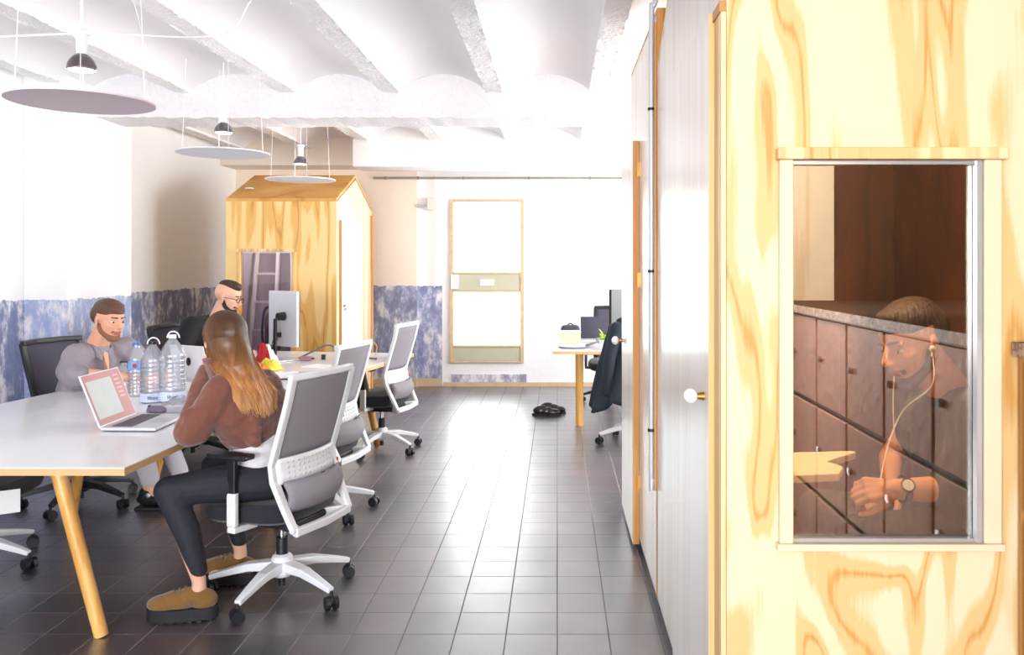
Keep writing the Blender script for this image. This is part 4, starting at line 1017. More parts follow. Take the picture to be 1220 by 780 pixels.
obj('pot', MB().lathe([(0, 0), (0.045, 0), (0.06, 0.09), (0.052, 0.09), (0.045, 0.075), (0, 0.075)]), M['white_plastic'], pp_, smooth=True)
lf = MB()
for i in range(46):
    a = r_.uniform(0, 2 * PI); e_ = r_.uniform(0.2, 1.3); L_ = r_.uniform(0.06, 0.15)
    b0 = V((0, 0, 0.08)); d = V((math.cos(a) * math.sin(e_), math.sin(a) * math.sin(e_), math.cos(e_)))
    s2 = d.cross(V((0, 0, 1))).normalized() * 0.014
    p1 = b0 + d * L_ * 0.6; p2 = b0 + d * L_ + V((0, 0, -0.02))
    lf._add([b0, p1 - s2, p2, p1 + s2, p1 + V((0, 0, 0.004))], [(0, 1, 4), (1, 2, 4), (2, 3, 4), (3, 0, 4)])
obj('leaves', lf, M['lime'], pp_)

# pair of black shoes on the floor
def low_shoe(label, x, y, rz_):
    r = thing('black_shoe', label, 'shoe', (x, y, 0), rz_, group=None)
    so = MB(); pts = []
    for i in range(24):
        a = 2 * PI * i / 24; pts.append((0.145 * math.cos(a), (0.046 if math.cos(a) > 0 else 0.036) * math.sin(a)))
    so.prism(pts, 0.022); obj('sole', so, M['rubber'], r, bevel=0.003)
    up = MB(); up.ell((0.06, 0, 0.04), (0.085, 0.045, 0.035)); up.ell((-0.06, 0, 0.05), (0.075, 0.038, 0.048)); up.ell((0, 0, 0.045), (0.09, 0.04, 0.045))
    obj('shoe_upper', up, M['leather'], r, remesh=0.005, sm=4)
    obj('shoe_opening', MB().ell((-0.05, 0, 0.085), (0.05, 0.026, 0.016)), M['dark_metal'], r, smooth=True)
    return r
low_shoe('black leather shoe on the floor near the far right table, nearer of its pair', -0.11, 8.24, math.radians(-8))
low_shoe('black leather shoe on the floor near the far right table, farther of its pair', -0.05, 8.42, math.radians(-22))

# ------------------------------------------------------------------ people
def frame_of(fwd, up):
    f = V(fwd).normalized(); u = V(up); l = u.cross(f).normalized(); u = f.cross(l).normalized()
    return Matrix((f, l, u)).transposed()
def head_prims(mb, c, R, s=1.0, female=False, neck=None, nr=0.056, mouth_open=False):
    T = lambda x, y, z: V(c) + R @ (V((x, y, z)) * s)
    mb.ell(T(-0.012, 0, 0.035), (0.098 * s, 0.076 * s, 0.088 * s), R, 28, 18)
    mb.ell(T(0.03, 0, -0.02), (0.062 * s, 0.062 * s, 0.085 * s), R, 24, 16)
    mb.ell(T(0.045, 0, 0.035), (0.045 * s, 0.058 * s, 0.05 * s), R)
    for sy in (-1, 1):
        mb.cap(T(-0.008, sy * 0.052, -0.035), T(0.05, sy * 0.02, -0.086), 0.018 * s, 0.019 * s)
        mb.ell(T(0.058, sy * 0.036, -0.022), (0.024 * s, 0.022 * s, 0.022 * s), R)
        mb.cap(T(0.085, sy * 0.012, 0.022), T(0.074, sy * 0.042, 0.02), 0.009 * s, 0.008 * s, 8)
        mb.ell(T(0.104, sy * 0.011, -0.032), (0.010 * s, 0.007 * s, 0.007 * s), R)
        mb.ell(T(-0.004, sy * 0.078, -0.008), (0.019 * s, 0.007 * s, 0.03 * s), R @ Matrix.Rotation(-0.2, 3, 'Y') @ Matrix.Rotation(sy * 0.3, 3, 'Z'))
        mb.ell(T(0.0, sy * 0.076, -0.033), (0.010 * s, 0.007 * s, 0.012 * s), R)
    mb.cap(T(0.052, -0.012, -0.094), T(0.052, 0.012, -0.094), 0.021 * s, 0.021 * s)
    mb.cap(T(0.086, 0, 0.016), T(0.111, 0, -0.026), 0.0085 * s, 0.0115 * s, 10)
    mb.cap(T(0.094, 0, -0.036), T(0.084, 0, -0.05), 0.012 * s, 0.014 * s, 10)
    mb.cap(T(0.083, -0.016, -0.056), T(0.083, 0.016, -0.056), 0.0085 * s, 0.0085 * s, 8)
    mb.cap(T(0.081, -0.014, -0.068), T(0.081, 0.014, -0.068), 0.009 * s, 0.009 * s, 8)
    if neck is not None: mb.cap(T(-0.02, 0, -0.05), neck, nr * 0.95, nr * 1.05)
    return T
def face_bits(T, R, root, body, s=1.0, brow=None):
    for sy in (-1, 1):
        e = obj('eye', MB().ell(T(0.076, sy * 0.031, 0.002), (0.0105 * s, 0.0125 * s, 0.007 * s), R), M['eye_white'], body, smooth=True)
        obj('iris', MB().ell(T(0.0858, sy * 0.032, 0.001), (0.003 * s, 0.0062 * s, 0.0062 * s), R), M['dark_eye'], e, smooth=True)
        obj('eyebrow', MB().cap(T(0.094, sy * 0.014, 0.026), T(0.083, sy * 0.046, 0.029), 0.0045 * s, 0.003 * s, 8), brow or M['hair_dark'], body, smooth=True)
    obj('lips', MB().cap(T(0.0895, -0.017, -0.059), T(0.0915, 0, -0.058), 0.005 * s, 0.0065 * s, 8).cap(T(0.0895, 0.017, -0.059), T(0.0915, 0, -0.058), 0.005 * s, 0.0065 * s, 8).cap(T(0.087, -0.014, -0.068), T(0.087, 0.014, -0.068), 0.006 * s, 0.006 * s, 8), M['lips'], body, smooth=True)

def hand_prims(mb, wrist, fdir, nrm, side=1, curl=0.5, s=1.0, thumb_out=0.6):
    """wrist point, finger direction, back-of-hand normal; fingers curl away from nrm; side=+1 thumb towards cross(nrm,f)"""
    f = V(fdir).normalized(); n = (V(nrm) - f * V(nrm).dot(f)).normalized(); l = n.cross(f) * side; w = V(wrist)
    mb.cap(w, w + f * 0.03 * s, 0.026 * s, 0.026 * s)
    for k, yy in enumerate((0.028, 0.009, -0.010, -0.027)):
        mb.cap(w + f * 0.015 * s + l * yy * 0.6 * s, w + f * 0.082 * s + l * yy * s, 0.0155 * s, 0.0125 * s)
        base = w + f * (0.086 - 0.004 * abs(k - 1)) * s + l * yy * s
        lens = [(0.040, 0.026, 0.020), (0.045, 0.029, 0.021), (0.041, 0.027, 0.020), (0.032, 0.020, 0.018)][k]
        p = base; a = curl * 0.7
        for q, L_ in enumerate(lens):
            d = (f * math.cos(a) - n * math.sin(a) + l * yy * 1.5).normalized(); p2 = p + d * L_ * s
            mb.cap(p, p2, (0.0095 - 0.0008 * q) * s, (0.0088 - 0.0009 * q) * s, 10); p = p2; a += curl * (0.95 if q == 0 else 0.7)
    t0 = w + f * 0.02 * s + l * 0.022 * s
    t1 = t0 + (f * 0.6 + l * thumb_out - n * 0.35).normalized() * 0.042 * s
    t2 = t1 + (f * 0.85 + l * thumb_out * 0.45 - n * 0.35).normalized() * 0.034 * s
    t3 = t2 + (f * 0.95 + l * 0.1 - n * 0.4).normalized() * 0.026 * s
    mb.cap(t0, t1, 0.016 * s, 0.012 * s); mb.cap(t1, t2, 0.0115 * s, 0.0105 * s); mb.cap(t2, t3, 0.0105 * s, 0.009 * s)

def person(label, loc):
    return thing('person', label, 'person', loc)
class PB(MB):
    """MB whose points are world points, stored relative to the person's root"""
    pass
def pobj(name, mb, m, root, ref, **k):
    for v in mb.bm.verts: v.co -= ref
    return obj(name, mb, m, root, **k)

# --- the woman -----------------------------------------------------------
ref = V((-1.33, 3.76, 0)); W_ = person('person with long light brown hair in a brown jacket and dark leggings, seen from behind', ref)
hc = V((-1.468, 3.66, 1.165)); fh = V((-0.72, 0.69, -0.10)); R = frame_of(fh, (0, 0, 1))
b = MB(); neck = V((-1.425, 3.69, 1.01))
T = head_prims(b, hc, R, 0.98, True, neck, 0.047)
hip = V((-1.315, 3.78, 0.555)); chest = V((-1.39, 3.73, 0.86))
lat = V((-0.34, -0.94, 0)); fw = V((-0.94, 0.34, 0))
# torso
b.cap(hip + lat * 0.07, hip - lat * 0.07, 0.10, 0.10); b.cap(hip, chest, 0.11, 0.12); b.cap(chest + lat * 0.08, chest - lat * 0.08, 0.095, 0.095)
b.cap(chest + V((0, 0, 0.05)), neck, 0.09, 0.05)
shL = V((-1.445, 3.57, 0.955)); shR = V((-1.385, 3.83, 0.94))
elL = V((-1.56, 3.52, 0.79)); wrL = V((-1.575, 3.73, 1.0))
elR = V((-1.50, 3.99, 0.81)); wrR = V((-1.58, 4.13, 0.80))
b.chain([shL, elL, wrL], [0.05, 0.038, 0.026]); b.chain([shR, elR, wrR], [0.05, 0.038, 0.026])
b.cap(neck - V((0, 0, .03)), shL, 0.045, 0.048); b.cap(neck - V((0, 0, .03)), shR, 0.045, 0.048)
hand_prims(b, wrL, (0.12, 0.25, 1), (-0.5, 0.4, 0), 1, 0.9, 0.92)
hand_prims(b, wrR, (-0.5, 1, -0.05), (0, 0, 1), 1, 0.35, 0.92)
# legs
hpL = V((-1.30, 3.68, 0.545)); knL = V((-1.625, 3.475, 0.555)); anL = V((-1.515, 3.515, 0.165))
hpR = V((-1.29, 3.86, 0.545)); knR = V((-1.62, 3.93, 0.55)); anR = V((-1.49, 3.905, 0.165))
for h_, k_, a_ in ((hpL, knL, anL), (hpR, knR, anR)):
    b.chain([h_, k_, a_, a_ - V((0, 0, 0.07))], [0.07, 0.046, 0.029, 0.031])
    b.cap(a_ - V((0, 0, 0.07)), a_ + V((-0.12, -0.02, -0.11)), 0.03, 0.02)
wb = pobj('body', b, M['skin_b'], W_, ref, remesh=0.006, sm=3)
T0 = lambda x, y, z: T(x, y, z) - ref
face_bits(T0, R, W_, wb, 0.98)
# leggings
lg = MB(); 
for h_, k_, a_ in ((hpL, knL, anL), (hpR, knR, anR)):
    mid = (k_ + a_) / 2 + V((0.012, 0.0, 0.02))
    lg.chain([h_ + V((0.02, 0, 0)), (h_ + k_) / 2 + V((0, 0, 0.004)), k_], [0.088, 0.080, 0.060])
    lg.chain([k_, mid, a_ + V((-0.004, 0, 0.045))], [0.060, 0.054, 0.038])
lg.cap(hip + lat * 0.09 - V((0, 0, 0.0)), hip - lat * 0.09, 0.108, 0.108)
lg.cap(hip, hip + V((0, 0, 0.01)), 0.118, 0.112)
pobj('leggings', lg, M['leggings'], W_, ref, remesh=0.007, sm=6)
# white shirt hem
ws = MB(); ws.cap(hip + lat * 0.07 + V((-0.005, 0, 0.10)), hip - lat * 0.07 + V((-0.005, 0, 0.10)), 0.120, 0.120); ws.cap(hip + V((0, 0, 0.1)), chest - V((0, 0, 0.06)), 0.118, 0.10)
pobj('white_shirt', ws, M['white_cotton'], W_, ref, remesh=0.009, sm=4)
# jacket
jk = MB()
base = V((-1.35, 3.765, 0.775))
jk.cap(base + lat * 0.075, base - lat * 0.075, 0.118, 0.118)
jk.cap(V((-1.36, 3.75, 0.82)) + lat * 0.085, V((-1.36, 3.75, 0.82)) - lat * 0.085, 0.125, 0.125)
jk.cap(chest + lat * 0.085, chest - lat * 0.085, 0.125, 0.125)
jk.cap(chest + V((0, 0, 0.06)) + lat * 0.08, chest + V((0, 0, 0.06)) - lat * 0.08, 0.108, 0.108)
jk.cap(chest + V((0, 0, 0.1)), neck - V((0, 0, 0.02)), 0.09, 0.062)
jk.chain([shL, elL + V((0.02, 0.0, 0)), elL], [0.070, 0.064, 0.060]); jk.chain([elL, wrL + V((0, 0, 0.02))], [0.060, 0.044])
jk.chain([shR, elR, wrR + V((0.04, 0, 0))], [0.068, 0.056, 0.046])
jk.cap(neck - V((0, 0, .035)), shL, 0.062, 0.070); jk.cap(neck - V((0, 0, .035)), shR, 0.062, 0.068)
for i in range(5): # folds at the small of the back and the sleeve
    z = 0.74 + i * 0.045
    jk.cap(V((-1.30, 3.62, z)) + lat * 0.03, V((-1.36, 3.60, z + 0.03)) , 0.03, 0.018)
    jk.cap(elL + V((0.07, -0.02, 0.03 * i - 0.02)), elL + V((0.0, -0.035, 0.03 * i - 0.03)), 0.02, 0.014)
dsp = pobj('jacket', jk, M['jacket'], W_, ref, remesh=0.007, sm=5)
tx = bpy.data.textures.new('cloth_fold', 'CLOUDS'); tx.noise_scale = 0.09; tx.noise_depth = 2
d = dsp.modifiers.new('folds', 'DISPLACE'); d.texture = tx; d.strength = 0.028; d.mid_level = 0.5; d.texture_coords = 'LOCAL'
# raised collar
col_ = MB()
def collar(u, v):
    a = math.radians(-112 - 220 * u); c0 = neck + V((-0.01, -0.015, 0.01)); rr_c = 0.082 + 0.038 * v
    return c0 + V((math.cos(a) * rr_c, math.sin(a) * rr_c, -0.04 + 0.115 * v * (0.72 + 0.28 * math.cos(a + 2.2))))
col_.grid(36, 5, collar)
pobj('jacket_collar', col_, M['jacket'], W_, ref, smooth=True, solid=0.014)
# hair
hm = bpy.data.materials.new('long_ombre_hair'); nt, N, L, P = nodes_of(hm)
tc = N.new('ShaderNodeTexCoord'); sp = N.new('ShaderNodeSeparateXYZ'); L.new(tc.outputs['Object'], sp.inputs[0])
mr = N.new('ShaderNodeMapRange'); mr.inputs[1].default_value = 1.27; mr.inputs[2].default_value = 0.88; L.new(sp.outputs[2], mr.inputs[0])
mp = N.new('ShaderNodeMapping'); mp.inputs['Scale'].default_value = (60, 60, 2); L.new(tc.outputs['Object'], mp.inputs[0])
nz = N.new('ShaderNodeTexNoise'); nz.inputs['Scale'].default_value = 1; L.new(mp.outputs[0], nz.inputs['Vector'])
ma = N.new('ShaderNodeMath'); ma.operation = 'MULTIPLY_ADD'; ma.inputs[1].default_value = 0.7; L.new(nz.outputs['Fac'], ma.inputs[0])
mb2 = N.new('ShaderNodeMath'); mb2.operation = 'ADD'; mb2.inputs[1].default_value = -0.35; L.new(mr.outputs[0], mb2.inputs[0]); L.new(mb2.outputs[0], ma.inputs[2])
cr = N.new('ShaderNodeValToRGB'); e = cr.color_ramp.elements
e[0].position = 0.0; e[0].color = srgb(78, 52, 30); e[1].position = 1.0; e[1].color = srgb(212, 160, 104)
k_ = e.new(0.35); k_.color = srgb(112, 74, 40); k_ = e.new(0.7); k_.color = srgb(168, 112, 62)
L.new(ma.outputs[0], cr.inputs[0]); L.new(cr.outputs[0], P.inputs['Base Color']); P.inputs['Roughness'].default_value = 0.42; P.inputs['Specular IOR Level'].default_value = 0.5
hr = MB(); rnd = random.Random(11)
hr.ell(T(-0.02, 0, 0.033), (0.102, 0.082, 0.092), R, 28, 18)   # scalp cover
hr.ell(T(-0.05, 0, -0.01), (0.075, 0.08, 0.11), R, 28, 18)
end_c = V((-1.318, 3.655, 0.88)); rgt = V((0.30, 0.95, 0)).normalized()
back_c = V((-1.355, 3.655, 1.0))
hr.chain([T(-0.06, 0, -0.02), V((-1.40, 3.645, 1.06)), V((-1.36, 3.63, 0.98)), V((-1.33, 3.62, 0.93))], [0.074, 0.072, 0.066, 0.045])
core = pobj('hair', hr, hm, W_, ref, remesh=0.008, sm=4)
st2 = MB()
for i in range(1100):
    phi = rnd.uniform(-PI, PI)
    a = PI + phi * 0.66   # around the back of the head, not the face
    ca, sa = math.cos(a), math.sin(a)
    e_ = rnd.uniform(0.0, 0.004)
    pts = []
    for t_ in (0.12, 0.35, 0.6, 0.85, 1.08, 1.3):
        zz1 = math.cos(t_ * 1.35); hh = math.sin(t_ * 1.35)
        pts.append(T(-0.018 + ca * 0.106 * hh, sa * 0.088 * hh, 0.035 + 0.098 * zz1))
    s_ = max(-1, min(1, -sa)); # lateral
    u = rnd.uniform(-0.012, 0.012)
    endp = end_c + rgt * (s_ * -0.0) + V((0.30, 0.25, 0)) * 0.0
    sl_ = phi / PI; lateral = (R @ V((0, -sl_, 0)))
    depthv = rnd.uniform(-1, 1)
    out = V((0.9, -0.35, 0)).normalized()
    p_a = V((-1.42, 3.64, 1.07)) + lateral * 0.095 + out * (0.066 * (1 - sl_ * sl_) + u)
    p_b = V((-1.375, 3.625, 0.99)) + lateral * 0.088 + out * (0.078 * (1 - 0.7 * sl_ * sl_) + u)
    zend = 0.855 + rnd.uniform(-0.02, 0.085) + 0.03 * sl_ * sl_
    p_c = V((-1.325, 3.615, zend)) + lateral * 0.085 + out * (0.062 * (1 - 0.6 * sl_ * sl_) + u * 1.3)
    pts += [p_a, p_b, p_c]
    sm_ = bez(pts, 2)
    st2.tube(sm_, [0.0045] * (len(sm_) - 4) + [0.004, 0.0035, 0.002, 0.0006], n=5)
pobj('hair_strands', st2, hm, W_, ref, smooth=True)
# platform shoes
def platform(an, toe_dir, root, nm='platform_shoe'):
    t_ = V(toe_dir).normalized(); s_ = V((-t_.y, t_.x, 0)); c = V((an.x, an.y, 0)) + t_ * 0.065
    F = Matrix((( t_.x, s_.x, 0, c.x - ref.x), (t_.y, s_.y, 0, c.y - ref.y), (0, 0, 1, 0), (0, 0, 0, 1)))
    pts = []
    for i in range(32):
        a = 2 * PI * i / 32; ca = math.cos(a); pts.append((0.145 * math.copysign(abs(ca) ** 0.8, ca), (0.050 if ca > 0 else 0.042) * math.copysign(abs(math.sin(a)) ** 0.8, math.sin(a))))
    up = MB()
    loc = lambda x, y, z: F @ V((x, y, z))
    Rm = F.to_3x3()
    up.ell(loc(0.075, 0, 0.075), (0.072, 0.046, 0.035), Rm); up.ell(loc(0.02, 0, 0.085), (0.085, 0.043, 0.042), Rm); up.ell(loc(-0.085, 0, 0.085), (0.056, 0.040, 0.045), Rm)
    up.cap(loc(-0.07, 0, 0.10), loc(-0.02, 0, 0.10), 0.040, 0.038)
    s0 = obj(nm, up, M['suede'], root, remesh=0.005, sm=4)
    so = MB(); so.prism(pts, 0.05, F @ Matrix.Translation((0, 0, 0.008)))
    for i in range(7):
        so.box(loc(-0.115 + 0.038 * i, 0, 0.006), (0.022, 0.085 if 0 < i < 6 else 0.05, 0.012), Rm)
    obj('platform_sole', so, M['rubber'], s0, bevel=0.003)
    for i in range(3): obj('shoe_lace', MB().tube(bez([loc(0.03 - i * 0.022, -0.022, 0.118 + i * 0.006), loc(0.035 - i * 0.022, 0, 0.130 + i * 0.006), loc(0.03 - i * 0.022, 0.022, 0.118 + i * 0.006)], 5), 0.003), M['suede'], s0)
platform(anL, (-1, -0.12, 0), W_); platform(anR, (-1, 0.1, 0), W_)

# --- man in grey shirt ---------------------------------------------------
ref = V((-2.95, 5.15, 0)); G_ = person('bearded man in a grey button-up shirt leaning on the near table', ref)
hc = V((-2.70, 5.0, 1.165)); R = frame_of((0.90, -0.42, -0.12), (0.1, 0, 1)); b = MB(); neck = V((-2.78, 5.03, 1.02))
T = head_prims(b, hc, R, 1.0, False, neck, 0.06)
hip = V((-3.0, 5.18, 0.56)); chest = V((-2.85, 5.08, 0.87)); lat = V((-0.25, -0.97, 0)) ; 
b.cap(hip, chest, 0.12, 0.13); b.cap(chest + lat * 0.08, chest - lat * 0.08, 0.10, 0.10); b.cap(chest, neck, 0.09, 0.06)
shN = V((-2.82, 4.87, 0.955)); shF = V((-2.72, 5.24, 0.97)); elN = V((-2.75, 4.75, 0.865)); wrN = V((-2.50, 4.80, 0.852)); elF = V((-2.50, 5.26, 0.79)); wrF = V((-2.50, 5.02, 0.79))
b.chain([shN, elN + V((0, 0.01, 0.01)), wrN], [0.05, 0.034, 0.03]); b.chain([shF, elF, wrF], [0.055, 0.044, 0.03])
b.cap(chest + V((0, 0, 0.07)), shN, 0.06, 0.05); b.cap(chest + V((0, 0, 0.07)), shF, 0.06, 0.055)
hand_prims(b, wrN, (0.8, 0.5, -0.1), (0, 0, 1), 1, 0.5); hand_prims(b, wrF, (0.0, -1, -0.05), (0, 0, 1), -1, 0.5)
knN = V((-2.55, 5.02, 0.52)); anN = V((-2.50, 5.1, 0.12)); knF = V((-2.56, 5.30, 0.52)); anF = V((-2.42, 5.32, 0.12))
for k_, a_ in ((knN, anN), (knF, anF)): b.chain([hip, k_, a_, a_ + V((0.12, -0.02, -0.07))], [0.08, 0.055, 0.035, 0.03])
gb = pobj('body', b, M['skin'], G_, ref, remesh=0.005, sm=3)
T0 = lambda x, y, z, r_=ref, T_=T: T_(x, y, z) - r_
face_bits(T0, R, G_, gb, 1.0, M['hair_brown'])
sh_ = MB()
sh_.cap(hip + V((0, 0, 0.03)), chest, 0.145, 0.15); sh_.cap(chest + lat * 0.085, chest - lat * 0.085, 0.125, 0.125); sh_.cap(chest + V((0, 0, 0.05)), neck - V((0, 0, 0.035)), 0.10, 0.07)
sh_.chain([shN, elN + V((-0.02, 0.02, 0.02))], [0.072, 0.056]); sh_.chain([shF, elF + V((-0.03, 0, 0.01))], [0.078, 0.062])
sh_.cap(elN + V((-0.01, 0.01, 0.015)), elN + V((0.035, 0.005, 0.0)), 0.056, 0.047)
sh_.cap(chest + V((0, 0, 0.08)), shN, 0.08, 0.078); sh_.cap(chest + V((0, 0, 0.08)), shF, 0.08, 0.078)
so_ = pobj('grey_shirt', sh_, M['shirt_grey'], G_, ref, remesh=0.007, sm=4)
d = so_.modifiers.new('folds', 'DISPLACE'); d.texture = tx; d.strength = 0.022; d.mid_level = 0.5; d.texture_coords = 'LOCAL'
cl_ = MB()
for sy in (-1, 1):
    pa = neck + R @ V((-0.055, sy * 0.045, 0.025)); pb = neck + R @ V((0.045, sy * 0.06, -0.01)); pc = neck + R @ V((0.105, sy * 0.035, -0.085)); pd2 = neck + R @ V((0.075, sy * 0.012, -0.035))
    pe = neck + R @ V((0.0, sy * 0.085, -0.03))
    cl_._add([pa, pb, pd2, pc, pe], [(0, 1, 4), (1, 3, 4), (1, 2, 3)])
pobj('shirt_collar', cl_, M['shirt_grey'], so_, ref, solid=0.008)
vn = MB(); a0 = neck + R @ V((0.055, -0.022, -0.01)); a1 = neck + R @ V((0.055, 0.022, -0.01)); a2 = neck + R @ V((0.128, 0.0, -0.17))
vn._add([a0, a1, a2], [(0, 1, 2)]); pobj('open_neck_skin', vn, M['skin'], gb, ref, solid=0.012)
for i in range(3): pobj('shirt_button', MB().ell(neck + R @ V((0.150 , 0.008, -0.18 - 0.055 * i)), (0.005, 0.006, 0.006), R), M['dark_metal'], so_, ref, smooth=True)
tr_ = MB()
for k_, a_ in ((knN, anN), (knF, anF)): tr_.chain([hip + V((0.03, 0, -0.02)), k_, a_ + V((0, 0, 0.06))], [0.105, 0.075, 0.055])
pobj('trousers', tr_, M['pale_trousers'], G_, ref, remesh=0.01, sm=3)
for a_ in (anN, anF):
    s0 = MB(); s0.ell(a_ + V((0.05, 0, -0.06)), (0.135, 0.05, 0.045)); s0.ell(a_ + V((-0.01, 0, -0.035)), (0.06, 0.045, 0.06))
    s1 = pobj('shoe', s0, M['leather'], G_, ref, remesh=0.006, sm=3)
    s0 = MB(); s0.box(a_ + V((0.045, 0, -0.11)), (0.25, 0.085, 0.02)); pobj('shoe_sole', s0, M['rubber'], s1, ref, bevel=0.008)
def short_hair(T, R, ref, root, m_, top_=True, s=1.0, lift=0.0, back_low=-0.02):
    h = MB()
    h.ell(T(-0.008, 0, 0.062 + lift), (0.099 * s, 0.0788 * s, 0.070 * s), R, 28, 16)
    h.ell(T(-0.036, 0, 0.030), (0.086 * s, 0.0795 * s, 0.074 * s), R, 24, 14)
    h.ell(T(0.055, 0.0, 0.093 + lift), (0.035 * s, 0.048 * s, 0.024 * s), R)
    return pobj('hair', h, m_, root, ref, remesh=0.0045, sm=2)
short_hair(T, R, ref, gb, M['hair_brown'])
def beard(T, R, ref, root, m_, s=1.0, full=1.0):
    h = MB()
    for sy in (-1, 1):
        h.cap(T(0.004, sy * 0.060, -0.030), T(0.02, sy * 0.052, -0.062), 0.0145 * s, 0.018 * s); h.cap(T(0.02, sy * 0.052, -0.062), T(0.056, sy * 0.022, -0.096), 0.0185 * s, 0.020 * s)
        h.cap(T(0.089, sy * 0.003, -0.0475), T(0.079, sy * 0.026, -0.06), 0.0065 * s, 0.008 * s, 8)
    h.cap(T(0.06, -0.018, -0.1), T(0.06, 0.018, -0.1), 0.0215 * full * s, 0.0215 * full * s)
    return pobj('beard', h, m_, root, ref, remesh=0.004, sm=2)
beard(T, R, ref, gb, mat('brown_beard', (138, 94, 72), 0.8, bump=0.4, bscale=200))

# --- man in black T-shirt ------------------------------------------------
ref = V((-2.75, 6.45, 0)); B_ = person('man with undercut hair, glasses and dark beard in a black T-shirt', ref)
hc = V((-2.545, 6.42, 1.245)); R = frame_of((0.97, -0.12, -0.22), (0.1, 0, 1)); b = MB(); neck = V((-2.63, 6.42, 1.07))
T = head_prims(b, hc, R, 1.0, False, neck, 0.06)
hip = V((-2.80, 6.45, 0.56)); chest = V((-2.72, 6.43, 0.95)); lat = V((-0.1, -1, 0)).normalized()
shN = V((-2.74, 6.22, 1.04)); shF = V((-2.69, 6.63, 1.04)); elN = V((-2.80, 6.13, 0.80)); wrN = V((-2.46, 6.2, 0.775)); elF = V((-2.55, 6.68, 0.78)); wrF = V((-2.40, 6.50, 0.79))
b.cap(hip, chest, 0.12, 0.13); b.cap(chest + lat * 0.08, chest - lat * 0.08, 0.10, 0.10); b.cap(chest, neck, 0.09, 0.06)
b.chain([shN, elN, wrN], [0.055, 0.044, 0.03]); b.chain([shF, elF, wrF], [0.055, 0.044, 0.03])
b.cap(chest + V((0, 0, 0.07)), shN, 0.06, 0.055); b.cap(chest + V((0, 0, 0.07)), shF, 0.06, 0.055)
hand_prims(b, wrN, (0.8, 0.3, -0.1), (0, 0, 1), 1, 0.5); hand_prims(b, wrF, (0.6, -0.6, -0.05), (0, 0, 1), -1, 0.5)
for sy in (-1, 1):
    k_ = V((-2.38, 6.45 + sy * 0.13, 0.52)); a_ = V((-2.4, 6.45 + sy * 0.13, 0.12)); b.chain([hip, k_, a_, a_ + V((0.12, 0, -0.07))], [0.08, 0.055, 0.035, 0.03])
bb_ = pobj('body', b, M['skin_b'], B_, ref, remesh=0.005, sm=3)
T0 = lambda x, y, z, r_=ref, T_=T: T_(x, y, z) - r_
face_bits(T0, R, B_, bb_, 1.0)
sh_ = MB(); sh_.cap(hip, chest, 0.145, 0.148); sh_.cap(chest + lat * 0.085, chest - lat * 0.085, 0.125, 0.125); sh_.cap(chest + V((0, 0, 0.05)), neck - V((0, 0, 0.03)), 0.10, 0.078)
sh_.chain([shN, (shN + elN * 2) / 3], [0.078, 0.066]); sh_.chain([shF, (shF + elF) / 2], [0.078, 0.066]); sh_.cap(chest + V((0, 0, 0.08)), shN, 0.08, 0.078); sh_.cap(chest + V((0, 0, 0.08)), shF, 0.08, 0.078)
pobj('black_t_shirt', sh_, M['tee_black'], B_, ref, remesh=0.008, sm=4)
tr_ = MB()
for sy in (-1, 1):
    k_ = V((-2.38, 6.45 + sy * 0.13, 0.52)); a_ = V((-2.4, 6.45 + sy * 0.13, 0.12)); tr_.chain([hip, k_, a_ + V((0, 0, 0.05))], [0.105, 0.075, 0.055])
    s0 = MB(); s0.ell(a_ + V((0.05, 0, -0.06)), (0.135, 0.05, 0.045)); s0.ell(a_ + V((-0.01, 0, -0.035)), (0.06, 0.045, 0.06)); pobj('shoe', s0, M['leather'], B_, ref, remesh=0.007, sm=3)
pobj('trousers', tr_, M['jeans'], B_, ref, remesh=0.012, sm=3)
h = MB(); h.ell(T(-0.0, 0, 0.092), (0.092, 0.058, 0.046), R, 28, 16); h.ell(T(0.055, 0, 0.10), (0.035, 0.046, 0.026), R)
pobj('hair', h, M['hair_dark'], bb_, ref, remesh=0.0045, sm=2)
beard(T, R, ref, bb_, mat('dark_beard', (52, 36, 30), 0.8, bump=0.4, bscale=200), full=1.15)
gl_ = MB()
for sy in (-1, 1):
    gl_.tube([T(0.107 - 0.004 * abs(math.cos(a)), sy * 0.032 + 0.024 * math.cos(a), 0.0 + 0.017 * math.sin(a)) for a in [2 * PI * i / 18 for i in range(19)]], 0.0024, n=6)
    gl_.tube([T(0.103, sy * 0.057, 0.006), T(0.05, sy * 0.074, 0.008), T(-0.005, sy * 0.080, 0.004)], 0.0024, n=6)
gl_.tube([T(0.107, -0.009, 0.003), T(0.109, 0, 0.006), T(0.107, 0.009, 0.003)], 0.0022, n=6)
pobj('glasses', gl_, M['dark_metal'], bb_, ref, smooth=True)

# --- man in the booth ----------------------------------------------------
ref = V((1.2, 2.5, 0)); C_ = person('bearded man with white earphones and wristwatch seated inside the large booth', ref)
hc = V((1.045, 2.44, 1.272)); R = frame_of((-0.93, -0.30, -0.30), (-0.2, -0.0, 1)); b = MB(); neck = V((1.165, 2.49, 1.13))
T = head_prims(b, hc, R, 1.02, False, neck, 0.06)
hip = V((1.27, 2.56, 0.66)); chest = V((1.21, 2.53, 0.98)); lat = V((-0.25, 0.97, 0))
shN = V((1.17, 2.37, 1.07)); shF = V((1.24, 2.72, 1.07)); elN = V((1.10, 2.31, 0.875)); wrN = V((0.925, 2.275, 0.885)); elF = V((1.14, 2.84, 0.84)); wrF = V((1.06, 2.64, 0.79))
b.cap(hip, chest, 0.11, 0.12); b.cap(chest + lat * 0.08, chest - lat * 0.08, 0.10, 0.10); b.cap(chest, neck, 0.09, 0.06)
b.chain([shN, elN, wrN], [0.052, 0.040, 0.028]); b.chain([shF, elF, wrF], [0.052, 0.040, 0.028])
